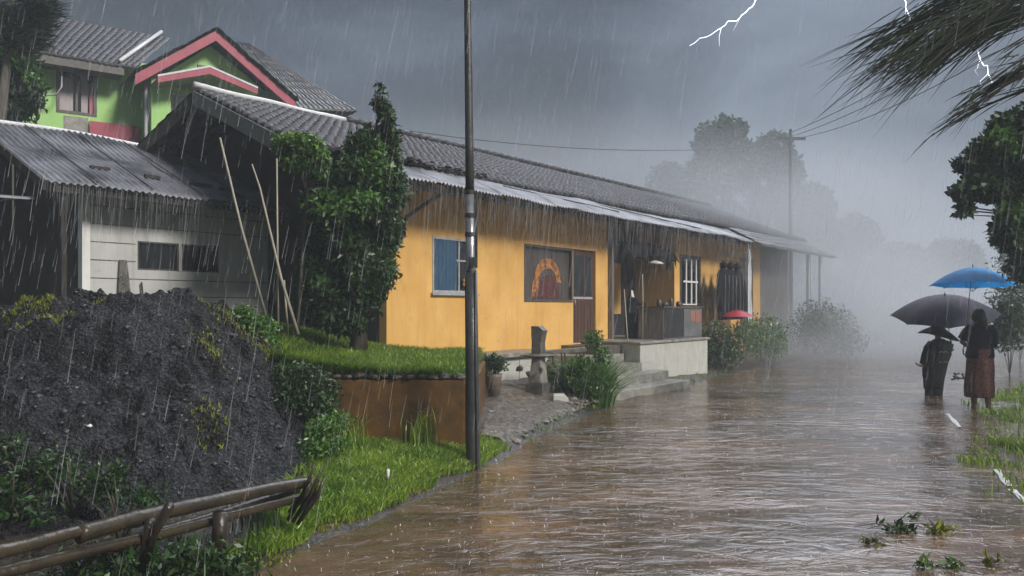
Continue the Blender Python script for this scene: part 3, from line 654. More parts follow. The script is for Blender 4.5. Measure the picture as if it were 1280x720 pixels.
# foundations: plinth, platform, steps
pl = thing('front_plinth', 'pale stained plinth under the yellow front wall', 'plinth', H(1, .5, 0))
obj('plinth_top', MB().box(-.1, 3.55, .0, .72, .74, .82, H), 'concrete', pl, .01)
mb = MB()
for i in range(4): mb.box(-.05+i*.9, -.05+i*.9+.885, .0, .62, .02, .738, H)
obj('plinth_panel', mb, 'whitewall', pl, .008)
pf = thing('porch_platform', 'raised concrete porch platform with rough whitewashed front', 'platform', H(7.5, .7, 0))
obj('platform_body', MB().box(5.72, 9.05, .003, 1.38, -.1, .86, H), 'whitewall', pf, .01)
obj('platform_top', MB().box(5.66, 9.1, -1.1, 1.42, .862, .91, H), 'concrete', pf, .008)
obj('door_landing', MB().box(4.9, 5.655, .003, .95, -.1, .84, H), 'darkconcrete', pf, .008)
stp = thing('entrance_steps', 'broad worn concrete steps going up to the porch', 'steps', H(4.5, 1.5, 0))
for i, (s0, s1, o1, zt) in enumerate(((3.15, 6.25, 2.22, .15), (3.55, 6.15, 1.80, .33), (3.95, 5.7, 1.42, .50), (4.3, 5.64, 1.05, .67))):
    obj('step', MB().box(s0, s1, (.01 if s1 < 5.7 else 1.44), o1, -.1, zt, H) if s1 < 5.7 else MB().box(s0, 5.65, .01, o1, -.1, zt, H).box(5.65, s1, 1.43, o1, -.1, zt, H), 'concrete', stp, .012)

# ochre retaining wall
rw = thing('retaining_wall', 'rain streaked ochre retaining wall below the raised grass', 'wall', (-1.5, 8.5, 0))
obj('wall_face', MB().box(-4.3, -.5, 8.46, 8.59, -.1, .84), 'ochre', rw, .01)
obj('wall_face', MB().box(-.5, -.40, 8.463, 13.3, -.1, .80), 'ochre', rw, .01)
mb = MB()
for i in range(30): x = -4.3+i*.128; mb.blob((x, 8.50, .86+.02*rng.random()), (.09, .07, .035), .5, 1, i)
obj('crumbling_edge', mb, 'soil', rw)

# ================================================================== GREY SHED
S = Frame(H(0, -3.0, 0)[:2], (.605, .796))
shed = thing('grey_shed', 'low grey block shed with sloping corrugated sheet roof', 'shed', S(-2, 0, 1.2))
sw = []
for (u0, u1) in ((172, 223), (227, 273)):
    a = S.px(u0, 301, 0)[0]; b = S.px(u1, 305, 0)[0]; sw.append((a, b))
zt = S.px(172, 301, 0)[1]; zbm = S.px(172, 337, 0)[1]; aw0 = S.px(112, 300, 0)[0]
obj('block_wall', wall_mb(aw0, -.02, .6, 3.42, 0, -.14, [(sw[0][0], sw[1][1], zbm, zt)], S), 'greywall', shed)
mb = MB()
for z in np.arange(1.5, 3.4, .27): mb.box(aw0+.01, sw[0][0]-.03 if zbm-.05 < z < zt+.05 else -.05, .0, .004, z, z+.014, S)
obj('mortar_line', mb, 'darkconcrete', shed)
obj('corner_post', MB().box(aw0-.12, aw0-.005, -.1, .03, .6, 3.45, S), 'white', shed)
for a, b in sw: sash(shed, S, a, b, zbm, zt, -.01, frm='darkframe', t=.025, dep=.06)
obj('window_post', MB().box(sw[0][1]+.002, sw[1][0]-.002, -.07, .012, zbm, zt, S), 'greywall', shed)
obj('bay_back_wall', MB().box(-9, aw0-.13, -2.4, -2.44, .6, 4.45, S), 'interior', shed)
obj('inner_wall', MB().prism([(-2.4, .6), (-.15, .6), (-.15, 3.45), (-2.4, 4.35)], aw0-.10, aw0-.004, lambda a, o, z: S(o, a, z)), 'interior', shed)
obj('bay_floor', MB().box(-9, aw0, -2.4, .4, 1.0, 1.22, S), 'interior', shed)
eL = S.px(58, 232, .62); tL = S.px(-10, 156, -2.45)
ez = 3.30; tz = 4.62
sr, sedge = corrugated('sheet_roof', (tL[0]-.3, -2.45, tz), (.35, -2.45, tz), (eL[0], .62, ez), (.30, .62, ez), .10, S, 'rustmetal', shed, amp=.014, wob=.10, nb=9, rag=.06)
obj('roof_ridge_flashing', MB().tube([S(s_, -2.47, tz+.03+.02*math.sin(s_*2)) for s_ in np.linspace(tL[0]-.3, .2, 30)], .045, 6), 'ridge', sr)
# the annex roof that carries on to the left, a little lower
obj('left_verge', MB().loft(plank(S, (tL[0]-.32, -2.45, tz+.02), (eL[0]-.03, .62, ez+.02), .05, .13), smooth=False), 'timber', sr)
mb = MB()
mb.box(eL[0]+.1, .3, .50, .56, ez-.11, ez-.03, S)
for s_ in np.arange(eL[0]+.3, .2, .8): mb.box(s_, s_+.06, -2.3, .5, 0, .08, lambda a, o, z: S(a, o, z+ez-.14+(.62-o)*.43))
obj('roof_rafter', mb, 'timber', sr)
for s_ in (eL[0]+.25,): obj('bay_post', MB().box(s_, s_+.07, .42, .49, .9, ez-.1, S), 'timber', shed)
for (s_, o_, z_, l_) in ((-3.0, -.3, 3.74, .30), (-2.2, -.2, 3.70, .25), (-1.5, -.1, 3.66, .4), (-1.0, 0, 3.62, .2)): obj('lifted_sheet_edge', MB().box(s_, s_+l_, o_, o_+.05, z_-.03, z_+.02, S), 'timber', sr)
mb = MB()
for s_ in np.arange(eL[0]+.7, .2, .82): mb.tube([S(s_+.22*(1-q), -2.4+2.98*q, tz+.035-(tz-ez)*.965*q) for q in np.linspace(0, 1, 12)], .011, 5)
obj('sheet_seam', mb, 'timber', sr)['kind'] = 'stuff'
drips('dripping_water', sedge, 350, .03, .18, 'dripshade', sr, .005, seed=3)
drips('falling_water', sedge, 300, .2, .9, 'drip', sr, .0022, seed=4)
tag(obj('leaning_plank', MB().loft([[S(aw0+.35, .10, 1.2), S(aw0+.62, .10, 1.2), S(aw0+.62, .14, 1.2), S(aw0+.35, .14, 1.2)], [S(aw0+.42, .03, 2.33), S(aw0+.53, .03, 2.33), S(aw0+.53, .06, 2.33), S(aw0+.42, .06, 2.33)]], smooth=False), 'darkconcrete'), 'dark tapering plank leaning on the grey shed wall', 'plank')
tag(obj('iron_stake', MB().tube([S(aw0+.82, .08, 1.25), S(aw0+.76, .05, 2.0)], .014, 6), 'black'), 'thin dark stake standing right of the leaning plank', 'stake')
tag(obj('lamp_bulb', MB().blob(S(aw0-1.0, -1.0, 2.28), (.018, .018, .02), 0, 2), 'bulb'), 'tiny lit bulb deep inside the dark shed bay', 'lamp')
for i, (v, u1, lb) in enumerate(((250, 22, 'upper pale metal strip sticking out of the dark shed bay'), (240, 40, 'lower thin pale strip sticking out of the dark shed bay'))):
    a = at(-20, v+4, 10.6); b = at(u1, v-3 if i == 0 else v+8, 11)
    tag(obj('metal_strip', MB().loft([[(p[0], p[1]-.05, p[2]), (p[0], p[1]+.08, p[2]+.03), (p[0], p[1]+.08, p[2]), (p[0], p[1]-.05, p[2]-.02)] for p in (a, b)], smooth=False), 'metal'), lb, 'strip')

# ================================================================== GREEN HOUSE
gh = thing('green_house', 'two storey pale green house with pink gable boards and tiled roof', 'house', G(0, 0, 1.2))
gL = G.px(18, 100, 0)[0]; gA = G.px(180, 100, 0)[0]; gB = G.px(350, 120, 0)[0]; gR = G.px(455, 140, 0)[0]
win = G.px(70, 84, 0); win2 = G.px(121, 147, 0)
wz1 = 7.42; wz0 = G.px(70, 140, 0)[1]
ze = 7.55
obj('front_wall', wall_mb(gL-1.5, gA+.2, 1, 7.75, 0, -.2, [(win[0], win2[0], wz0, wz1)], G), 'green', gh)
wn = sash(gh, G, win[0], win2[0], wz0, wz1, 0, frm='darkframe', t=.07, mull=((win[0]+win2[0])/2,), dep=.12)
M['curtain'] = mat('pale_curtain', (.45, .40, .40), (.30, .26, .27), 10, .7, stretch=(6, 6, .5))
wd = win2[0]-win[0]
obj('curtain', MB().box(win[0]+.08, win[0]+wd*.42, -.05, -.07, wz0+.07, wz1-.3, G), 'curtain', wn)
obj('curtain', MB().box(win[0]+wd*.62, win[0]+wd*.78, -.05, -.07, wz0+.07, wz1-.1, G), 'curtain', wn)
obj('red_blind', MB().box(win[0]+wd*.82, win2[0]-.08, -.045, -.07, wz0+.07, wz1-.4, G), 'pink', wn)
o_g = .9      # gable block stands forward
ap = G.px(270, 38, o_g+.5); eLf = G.px(172, 92, o_g+.5); eRt = G.px(367, 119, o_g+.5)
print('gable', ap, eLf, eRt)
zl = eLf[1]; zr = zl-.05
mwl, mwr = G.px(187, 110, o_g)[0], G.px(352, 120, o_g)[0]
zapw = ap[1]-.25
pw = wall_mb(mwl, mwr, 1, 7.3, o_g, o_g-.2, [(G.px(206, 110, o_g)[0], G.px(234, 110, o_g)[0], 5.4, 6.9)], G)
pw.prism([(mwl, 7.3), (mwr, 7.3), (mwr, zr-.05), (ap[0], zapw), (mwl, zl-.05)], o_g, o_g-.2, G)
obj('gable_wall', pw, 'green', gh)
obj('side_wall', MB().box(mwl, mwl+.2, -.0, o_g-.21, 1, zl-.1, G), 'green', gh)
dw0, dw1 = G.px(206, 110, o_g)[0], G.px(234, 110, o_g)[0]
sash(gh, G, dw0, dw1, 5.4, 6.9, o_g, frm='frame', t=.06, mull=((dw0+dw1)/2,), pane='curtain')
obj('corner_pillar', MB().box(mwl-.02, mwl+.42, o_g+.003, o_g+.28, 1, 7.1, G), 'green', gh)
for nm, p, q in (('gable_board', (eLf[0]-.05, zl-.02), ap), ('gable_board', ap, (eRt[0]+.05, zr-.02))):
    p = (p[0], p[1]); q = (q[0], q[1]); obj(nm, MB().prism([p, q, (q[0], q[1]-.25), (p[0], p[1]-.25)], o_g+.50, o_g+.44, G), 'pink', gh)
obj('roof_vent', MB().prism([(ap[0]-.32, ap[1]-.78), (ap[0]+.32, ap[1]-.78), (ap[0]+.12, ap[1]-1.45), (ap[0]-.12, ap[1]-1.45)], o_g+.03, o_g+.003, G), 'darkframe', gh)
# porch canopy with its pink edge
c0 = G.px(197, 97, o_g+.9); c1 = G.px(262, 88, o_g+.9); c2 = G.px(322, 112, o_g+.9)
cn = obj('canopy', MB().prism([(c0[0], c0[1]), (c1[0], c1[1]+.05), (c2[0], c2[1]), (c2[0], c2[1]-.12), (c1[0], c1[1]-.10), (c0[0], c0[1]-.12)], o_g+.86, o_g+.01, G), 'concrete', gh)
obj('canopy_edge', MB().prism([(c0[0], c0[1]+.02), (c1[0], c1[1]+.07), (c2[0], c2[1]+.02), (c2[0], c2[1]-.12), (c1[0], c1[1]-.09), (c0[0], c0[1]-.12)], o_g+.92, o_g+.863, G), 'pink', cn)
obj('canopy_trim', MB().prism([(c0[0], c0[1]+.065), (c1[0], c1[1]+.115), (c2[0], c2[1]+.065), (c2[0], c2[1]+.02), (c1[0], c1[1]+.07), (c0[0], c0[1]+.02)], o_g+.93, o_g+.864, G), 'ridge', cn)
# gable roof: two slopes running back
tile_surface('tile_roof', (ap[0], -7, ap[1]+.06), (ap[0], o_g+.62, ap[1]+.06), (eLf[0]-.1, -7, zl+.02), (eLf[0]-.1, o_g+.62, zl+.02), 260, 44, 30, 11, G, 'tile', gh)
tile_surface('tile_roof', (ap[0], -7, ap[1]+.06), (ap[0], o_g+.62, ap[1]+.06), (eRt[0]+.1, -7, zr+.02), (eRt[0]+.1, o_g+.62, zr+.02), 260, 44, 30, 11, G, 'tile', gh)
# left wing roof
rz = G.px(45, 17, -3.2)[1]; r1 = G.px(196, 45, -3.2); ev = G.px(40, 60, .7)
print('wing', rz, r1, ev)
tile_surface('wing_roof', (gL-3, -3.2, rz), (ap[0], -3.2, r1[1]), (gL-3, .7, ev[1]), (eLf[0]+.1, .7, ev[1]-.05), 400, 50, 42, 13, G, 'tile', gh)
obj('eave_board', MB().box(gL-2.5, eLf[0]-.15, .60, .66, ev[1]-.28, ev[1]-.04, G), 'darkframe', gh)
obj('eave_soffit', MB().box(gL-2.5, eLf[0]-.15, .0, .59, ev[1]-.24, ev[1]-.2, G), 'darkframe', gh)
obj('valley_flashing', MB().tube([G(eLf[0]-.25, .72, ev[1]+.04), G(r1[0]+.1, -3.1, r1[1]+.12)], .05, 6), 'ridge', gh)
# right wing
hpT = G.px(295, 52, -3.4); hpC = G.px(446, 138, .6)
print('hip', hpT, hpC)
tile_surface('right_wing_roof', (hpT[0], -3.4, hpT[1]), (hpT[0]+.4, -3.4, hpT[1]), (eRt[0]-1.0, .6, zr-.12), (hpC[0], .6, hpC[1]), 300, 40, 22, 12, G, 'tile2', gh)
tile_surface('right_wing_roof', (hpT[0]+.4, -3.4, hpT[1]), (hpT[0], -3.5, hpT[1]), (hpC[0], .6, hpC[1]), (hpC[0], -6, hpC[1]), 200, 40, 22, 12, G, 'tile2', gh)
obj('right_wall', MB().box(gB-.2, hpC[0]-.5, 0, -.2, 1, hpC[1]-.1, G), 'greywall', gh)
obj('balcony_ledge', MB().box(gL-1.5, mwl-.01, .003, .35, 4.2, 4.9, G), 'pink', gh)
lo = G.px(118, 160, .1)
obj('patch_panel', MB().box(G.px(112, 160, .1)[0], mwl-.05, .003, .12, lo[1]-.8, G.px(112, 151, .1)[1], G), 'pink', gh)
obj('pale_patch', MB().box(G.px(80, 150, 0)[0], G.px(110, 150, 0)[0], .003, .03, wz0-.75, wz0-.06, G), 'concrete', gh)
obj('back_wall', MB().box(gL-1.5, hpC[0]-.5, -6.5, -6.7, 1, hpC[1]-.1, G), 'green', gh)
obj('downpipe', MB().tube([G(mwl-.08, .95, 7.2), G(mwl-.08, .95, 1.2)], .05, 8), 'frame', gh)
hp = [G.px(u, v, .4) for u, v in ((32, 84), (40, 80), (70, 81), (77, 85), (77, 108), (71, 118), (45, 121), (34, 116))]
obj('wire_hoop', MB().tube([G(a, .4, z) for a, z in hp]+[G(hp[0][0]-.1, .01, hp[0][1])], .020, 6), 'frame', gh)

# ================================================================== TREES
def tree(name, label, cat, base, trunk, blobs, n, size, leaf='leaf', group=None, seed=1, inner=.45, gap=.22, aspect=.42, droop=.2, bark='bark', tw=.025, gs=2.2, extra=None, per=3, kind=None):
    r = np.random.default_rng(seed); t = thing(name, label, cat, base, group)
    mb = MB(); pts = trunk; rad = [p[3] for p in pts]; mb.tube([p[:3] for p in pts], rad, 8)
    obj('trunk', mb, bark, t)
    mb = MB()
    for c, rd in blobs:
        k = min(range(len(pts)), key=lambda i: (Vector(pts[i][:3])-Vector(c)).length+.4*max(0, pts[i][2]-c[2])); twigs(mb, Vector(pts[k][:3]), [(c, rd)], r, tw, per)
    obj('branches', mb, bark, t)
    P = crown_pts(blobs, n, r, inner, gap, gs)
    out = npmesh('crown', leaf_quads(P, size, r, aspect, droop), 4, leaf, t)
    if extra: npmesh('crown', leaf_quads(crown_pts(extra[0], extra[1], r, .4, .1, gs), size*1.1, r, aspect, droop), 4, extra[2], t)
    return t
def B(u, v, Y, rx, rz=None, ry=None):
    """a crown lobe given by where it stands and its size in metres"""
    x, y, z = at(u, v, Y); return ((x, y, z), (rx, ry or rx, rz or rx))
Y0 = 10.9
bx, by = (448-640)/1000*Y0, Y0
tree('garden_tree', 'dark leafy tree standing against the corner of the yellow house', 'tree', (bx, by, 1.0),
     [(bx, by, .95, .13), (bx+.03, by, 1.9, .11), (bx+.0, by, 3.0, .08), (bx+.15, by, 3.8, .03), (bx+.28, by, 4.2, .008)],
     [B(479, 135, Y0, .13, .26), B(476, 175, Y0, .24, .32), B(455, 185, Y0, .25, .22), B(484, 200, Y0, .20, .3), B(450, 222, Y0, .50, .32), B(478, 235, Y0, .34, .36), B(428, 262, Y0, .56, .36), B(472, 285, Y0, .33, .45), B(476, 150, Y0, .17, .3), B(474, 122, Y0, .10, .2),
      B(422, 300, Y0, .52, .48), B(438, 345, Y0, .60, .52), B(408, 355, Y0, .38, .48), B(468, 360, Y0, .20, .40), B(405, 385, Y0, .24, .25), B(393, 360, Y0, .24, .5), B(396, 320, Y0, .2, .3), B(425, 392, Y0-.1, .35, .25), B(462, 330, Y0-.2, .3, .3), B(440, 400, Y0-.2, .26, .16)], 40000, .085, 'leafdark', seed=3, inner=.3,
     extra=([B(430, 265, Y0-.35, .38, .16), B(412, 250, Y0-.4, .2, .08), B(450, 250, Y0-.4, .3, .1), B(476, 170, Y0-.15, .2, .25), B(470, 215, Y0-.25, .22, .22)], 3600, 'leaf'), droop=.5, tw=.010)
tree('lobed_shrub', 'small bright leaved shrub crown standing left of the dark house tree', 'tree', (at(368, 400, 10.6)[0], 10.6, 1.05),
     [at(371, 415, 10.6)+(.03,), at(378, 330, 10.6)+(.025,), at(384, 240, 10.6)+(.02,), at(374, 200, 10.6)+(.012,)],
     [B(360, 182, 10.5, .20, .17), B(378, 186, 10.5, .26, .19), B(394, 193, 10.5, .18, .14), B(372, 203, 10.5, .2, .12), B(398, 215, 10.6, .14, .12)], 2300, .075, 'leaf', seed=4, inner=.35, droop=.5, tw=.01,
     extra=([B(364, 176, 10.4, .2, .1), B(384, 178, 10.4, .2, .1)], 500, 'leafbright'))
tree('roadside_tree', 'dark broadleaf tree reaching in from the right edge above the umbrellas', 'tree', (8.5, 12, -.05),
     [(8.55, 12.2, -.1, .17), (8.5, 12.1, 1.5, .15), (8.35, 12, 2.8, .12), (8.1, 12, 3.8, .07), (7.8, 12, 4.3, .03)],
     [B(1262, 160, 12, .3, .25), B(1240, 190, 12, .33, .26), B(1275, 200, 12, .42, .42), B(1213, 205, 12, .22, .14), B(1200, 240, 11.9, .15, .12), B(1222, 235, 12, .28, .18), B(1250, 235, 12, .28, .22), B(1205, 262, 12, .10, .1), B(1262, 290, 12, .25, .28), B(1290, 255, 12, .4, .4), B(1285, 330, 12.2, .32, .35), B(1300, 170, 12, .5, .5)],
     13000, .10, 'leafdark', seed=5, inner=.25, gap=.12, aspect=.6, gs=3, tw=.03, extra=([B(1262, 265, 11.8, .2, .15), B(1250, 180, 11.8, .25, .2)], 500, 'leaf'))
tree('hill_tree', 'bushy dark tree behind the shed at the upper left edge', 'tree', (-9.6, 15.2, 1.2),
     [(-9.6, 15.2, 1.1, .2), (-9.6, 15.2, 3.5, .15), (-9.5, 15.2, 5.5, .08), (-9.4, 15.2, 6.8, .03)],
     [B(10, 80, 15, .50, .42), B(25, 118, 15, .42, .5), B(5, 125, 15, .5, .5), B(0, 105, 15, .6, .5), B(-25, 60, 15, .8, .8)], 8000, .12, 'leafdark', seed=6, inner=.3, extra=([B(14, 72, 14.6, .4, .25), B(28, 100, 14.6, .3, .2)], 900, 'leaf'), droop=.3)
r = np.random.default_rng(12)
pt = thing('wispy_tree', 'dark feathery tree top in the upper left corner over the tiled roof', 'tree', (-9.3, 14.4, 1.2))
obj('trunk', MB().tube([(-9.3, 14.4, 1.2), (-9.3, 14.4, 4), (-9.0, 14.4, 6.9), (-9, 14.4, 7.6)], [.14, .11, .05, .02], 8), 'bark', pt)
C = crown_pts([B(12, 25, 14.3, .65, .5), B(30, 8, 14.3, .5, .3), B(5, 45, 14.3, .6, .3)], 4500, r, .1, .3)
npmesh('crown', leaf_quads(C, .28, r, .05, 0, jit=.35, Dm=np.tile([[.75, 0, .15]], (len(C), 1))), 4, 'needle', pt)

# wind blown tree: long strands swept to the lower left
wt = thing('windblown_tree', 'tree bent by the wind with long dark needle strands reaching in top right', 'tree', (7.2, 7.6, -.1))
obj('trunk', MB().tube([(7.4, 7.8, -.2), (7.3, 7.7, 2), (7.0, 7.4, 4.2), (6.5, 7.2, 5.4), (6.0, 7.1, 6.2)], [.2, .17, .13, .09, .05], 9), 'bark', wt)
r = np.random.default_rng(21); YB = 7.0
brs = [  # (u0,v0) -> (u1,v1), strands, spread px, strand length px
    ((1330, -60), (1120, 40), 330, 20, 95), ((1350, -35), (1150, 62), 420, 22, 110), ((1330, -10), (1165, 75), 300, 14, 90), ((1300, -45), (1200, 20), 330, 30, 95), ((1330, 15), (1205, 45), 260, 18, 80),
    ((1330, 10), (1240, 38), 140, 8, 60), ((1340, 45), (1215, 118), 70, 5, 60), ((1345, 60), (1165, 170), 90, 4, 42), ((1340, 95), (1180, 160), 55, 3, 40), ((1330, 70), (1240, 110), 110, 8, 70), ((1335, 35), (1255, 66), 26, 3, 60), ((1200, 20), (1120, 70), 60, 8, 55)]
for i, ((u0, v0), (u1, v1), ns_, sp, ln) in enumerate(brs):
    ns_ = int(ns_*.42)
    a = Vector(at(u0, v0, YB+.2*r.normal())); b = Vector(at(u1, v1, YB+.25*r.normal())); m_ = a.lerp(b, .5)+Vector((0, 0, .10))
    pts = [(1-t)**2*a+2*t*(1-t)*m_+t*t*b for t in np.linspace(0, 1, 9)]
    if u0 > 1300: pts = [Vector((6.6, 7.2, 5.2)).lerp(a, .0)] + pts
    br = obj('branch', MB().tube(pts, list(np.linspace(.022, .003, len(pts))), 5), 'darkbark', wt)
    t = r.random(ns_)**.75; ns_ = ns_; base = np.stack([(1-t)**2*a[k]+2*t*(1-t)*m_[k]+t*t*b[k] for k in range(3)], -1)
    base += r.normal(size=(ns_, 3))*np.array([sp, sp*1.2, sp*.5])*.001*YB*.8
    tan = np.stack([2*(1-t)*(m_[k]-a[k])+2*t*(b[k]-m_[k]) for k in range(3)], -1); tan /= np.linalg.norm(tan, axis=1)[:, None]
    D = tan+r.normal(size=(ns_, 3))*.13; D /= np.linalg.norm(D, axis=1)[:, None]; Ls = ln*.001*YB*(.5+.9*r.random(ns_)); V = []
    S_ = np.cross(D, np.array([0, 1, 0])); S_ /= np.linalg.norm(S_, axis=1)[:, None]
    p0 = base
    for k in range(3):
        w0 = .0075*(1-k/3.2)*(1 if k else .4); w1_ = .0075*(1-(k+1)/3.2)
        p1 = base+D*(Ls*(k+1)/3)[:, None]+np.array([0, 0, -1])*(Ls*.11*((k+1)/3)**2)[:, None]
        V.append(np.stack([p0-S_*w0, p0+S_*w0, p1+S_*w1_, p1-S_*w1_], 1)); p0 = p1
    npmesh('needles', np.concatenate(V).reshape(-1, 3), 4, 'needle', br)

# far trees in the haze
def far_tree(u, vtop, Y, wpx, label, seed, n=2600):
    r = np.random.default_rng(seed); x = (u-640)/1000*Y; zt_ = 1.6+(385-vtop)/1000*Y; w_ = wpx/1000*Y/2; gz = float(h_low(np.array(x), np.array(Y)))+2
    bl = []
    for k in range(11):
        f_ = r.random(); ang = r.uniform(0, 6.28); zc = gz+(zt_-gz)*(.38+.55*f_); rr = w_*(.62*(1-abs(f_-.45))+.1)
        bl.append(((x+math.cos(ang)*w_*.55*(1-.6*f_), Y+math.sin(ang)*w_*.5, zc), (rr*.75, rr*.75, rr*.6)))
    bl.append(((x, Y, zt_-w_*.3), (w_*.45, w_*.45, w_*.32)))
    t = thing('far_tree', label, 'tree', (x, Y, gz), 'trees fading into the rain haze')
    obj('trunk', MB().tube([(x, Y, gz-1), (x+.2, Y, (gz+zt_)*.45), (x, Y, zt_-w_*.5)], [.35, .25, .08], 7), 'bark', t)
    npmesh('crown', leaf_quads(crown_pts(bl, n*4, r, .3, .2, .5), .45, r, .6, .2), 4, 'leafdark', t)
far_tree(900, 150, 62, 125, 'tallest hazy tree rising behind the ridge of the yellow house', 41, 5000)
far_tree(968, 168, 66, 95, 'hazy round topped tree left of the thin far pole', 42, 4000)
far_tree(835, 205, 74, 90, 'faint hazy tree low behind the house roof', 43)
far_tree(1015, 232, 72, 75, 'hazy tree right behind the thin far pole', 44, 3000)
far_tree(1065, 268, 100, 85, 'faint smaller tree right of the pole, sloping down to the water', 45)
far_tree(1125, 305, 115, 90, 'lowest faint tree left of the blue umbrella', 46)
far_tree(1190, 300, 110, 90, 'faint tree directly behind the blue umbrella', 47)
far_tree(1310, 250, 40, 110, 'hazy tree at the right edge behind the roadside tree', 48, 4000)

# ---- shrubs
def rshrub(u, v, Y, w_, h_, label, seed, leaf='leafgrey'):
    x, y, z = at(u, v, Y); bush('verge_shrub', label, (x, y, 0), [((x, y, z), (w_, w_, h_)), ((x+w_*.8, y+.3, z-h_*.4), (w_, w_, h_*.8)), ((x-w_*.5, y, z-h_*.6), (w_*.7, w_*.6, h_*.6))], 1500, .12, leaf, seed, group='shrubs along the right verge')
def bush(name, label, base, blobs, n, size, leaf='leaf', seed=1, aspect=.4, group=None, gap=.3, stems=7, inner=.2, droop=0, bright=None):
    r = np.random.default_rng(seed); t = thing(name, label, 'shrub', base, group)
    mb = MB()
    for k in range(stems):
        c, rd = blobs[k % len(blobs)]; e_ = Vector(c)+Vector([r.normal()*rd[i]*.4 for i in range(3)]); mb.tube([base, Vector(base).lerp(e_, .5)+Vector((0, 0, .05)), e_], [.009, .007, .003], 5)
    obj('stems', mb, 'bark', t); npmesh('foliage', leaf_quads(crown_pts(blobs, n, r, inner, gap, 3), size, r, aspect, droop), 4, leaf, t)
    if bright: npmesh('foliage', leaf_quads(crown_pts(blobs, int(n*.15), r, .8, .1, 3), size, r, aspect, droop), 4, bright, t)
    return t
bush('wall_shrub', 'dark shrub with pale leaves growing at the left end of the ochre wall', (-2.05, 7.9, .2), [B(385, 480, 8.0, .22, .2), B(370, 498, 7.9, .22, .2), B(400, 512, 7.9, .2, .18), B(365, 470, 8.2, .2, .14), B(412, 490, 8.1, .12, .14)], 2600, .05, 'leafdark', 51, bright='leafgrey')
bush('wall_weed', 'light green weed on the grass below the ochre wall left end', (-1.85, 7.5, .2), [B(405, 535, 7.5, .17, .1), B(425, 525, 7.6, .12, .09), B(395, 560, 7.3, .17, .10), B(420, 555, 7.4, .14, .07)], 900, .045, 'leaf', 52, bright='leafbright')
bush('heap_weed', 'pale flowering weed where the gravel heap meets the raised grass', (-2.95, 9.0, 1.1), [B(302, 396, 8.8, .18, .13), B(322, 406, 8.8, .2, .12), B(300, 425, 8.9, .24, .12), B(332, 425, 8.9, .15, .1), B(345, 412, 9, .08, .06)], 1500, .05, 'leaf', 53, bright='leafbright')
bush('spiky_bush', 'tall grassy dark bush between the stone pillar and the steps', gr(735, 508, .02), [B(735, 490, 12.7, .33, .2)], 60, .05, 'leafdark', 54)
spk = bpy.data.objects['spiky_bush']; r = np.random.default_rng(5); n = 1900
gx, gy, _ = gr(735, 508, .0)
Xb = gx+r.normal(size=n)*.14; Yb = gy+.1+r.normal(size=n)*.12; hh = .55+.6*r.random(n); D = np.stack([(Xb-gx)*1.5+r.normal(size=n)*.13, (Yb-gy)*1.5+r.normal(size=n)*.13, np.zeros(n)], -1)
V = []; p0 = np.stack([Xb, Yb, np.zeros(n)], -1); base = p0; a = r.uniform(0, 6.28, n); S_ = np.stack([np.cos(a), np.sin(a), 0*a], -1)
for k in range(4):
    t = (k+1)/4; p1 = base+D*(t*t*1.3)[..., None] if False else base+D*(t*t*1.35)+np.stack([0*a, 0*a, hh*(t-.30*t**3)], -1)
    w0 = .012*(1-k/4.4); w1_ = .012*(1-(k+1)/4.4); V.append(np.stack([p0-S_*w0, p0+S_*w0, p1+S_*w1_, p1-S_*w1_], 1)); p0 = p1
npmesh('long_leaves', np.concatenate(V).reshape(-1, 3), 4, 'leaf', spk)
npmesh('foliage', leaf_quads(crown_pts([B(742, 425, 12.9, .16, .18), B(752, 445, 12.9, .16, .16), B(725, 455, 12.8, .22, .12), B(735, 478, 12.8, .30, .22), B(715, 470, 12.8, .16, .2)], 1900, r, .2, .3, 3), .06, r, .4), 4, 'leaf', spk)
bush('porch_bush', 'round leafy bush under the hanging black coats', H(10.6, .9, .1), [(H(10.2, .9, .75), (.45, .45, .55)), (H(10.9, 1.0, .7), (.5, .5, .5)), (H(10.4, 1.2, .4), (.5, .5, .4))], 2300, .085, 'leafdark', 55, group='bushes along the far house front', bright='leaf')
bush('porch_bush', 'paler leafy bush in front of the far yellow door', H(13.2, 1.1, .1), [(H(12.4, 1.0, .75), (.6, .5, .5)), (H(13.4, 1.1, .8), (.65, .55, .6)), (H(14.2, 1.1, .6), (.5, .5, .5))], 3000, .09, 'leaf', 56, group='bushes along the far house front', bright='leafbright')
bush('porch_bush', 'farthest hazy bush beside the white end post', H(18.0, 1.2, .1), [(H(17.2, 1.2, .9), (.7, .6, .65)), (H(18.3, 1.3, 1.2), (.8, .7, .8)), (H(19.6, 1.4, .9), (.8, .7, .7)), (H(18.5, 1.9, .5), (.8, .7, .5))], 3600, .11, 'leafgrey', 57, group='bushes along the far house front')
for i, (u, v, w_, lb) in enumerate(((25, 575, .30, 'dark weed at the left edge behind the bamboo rail'), (90, 590, .42, 'biggest dark weed clump at the foot of the gravel heap'), (150, 612, .3, 'dark weed right of the biggest clump behind the bamboo rail'), (15, 625, .35, 'dark weed in the lower left corner under the bamboo'))):
    Yw = 5.3-.12*i; x, y, z = at(u, v, Yw); z = max(z, .35)
    bush('dark_weed', lb, (x, y, max(.1, float(mound(np.array(x), np.array(y))))), [((x-.1, y, z), (w_*.6, w_*.5, w_*.38)), ((x+.18, y-.05, z-.05), (w_*.5, w_*.4, w_*.32)), ((x, y-.1, z+.12), (w_*.35, w_*.3, w_*.25))], 300, .045, 'leafdark', 60+i, group='weeds at the foot of the heap', inner=.1)
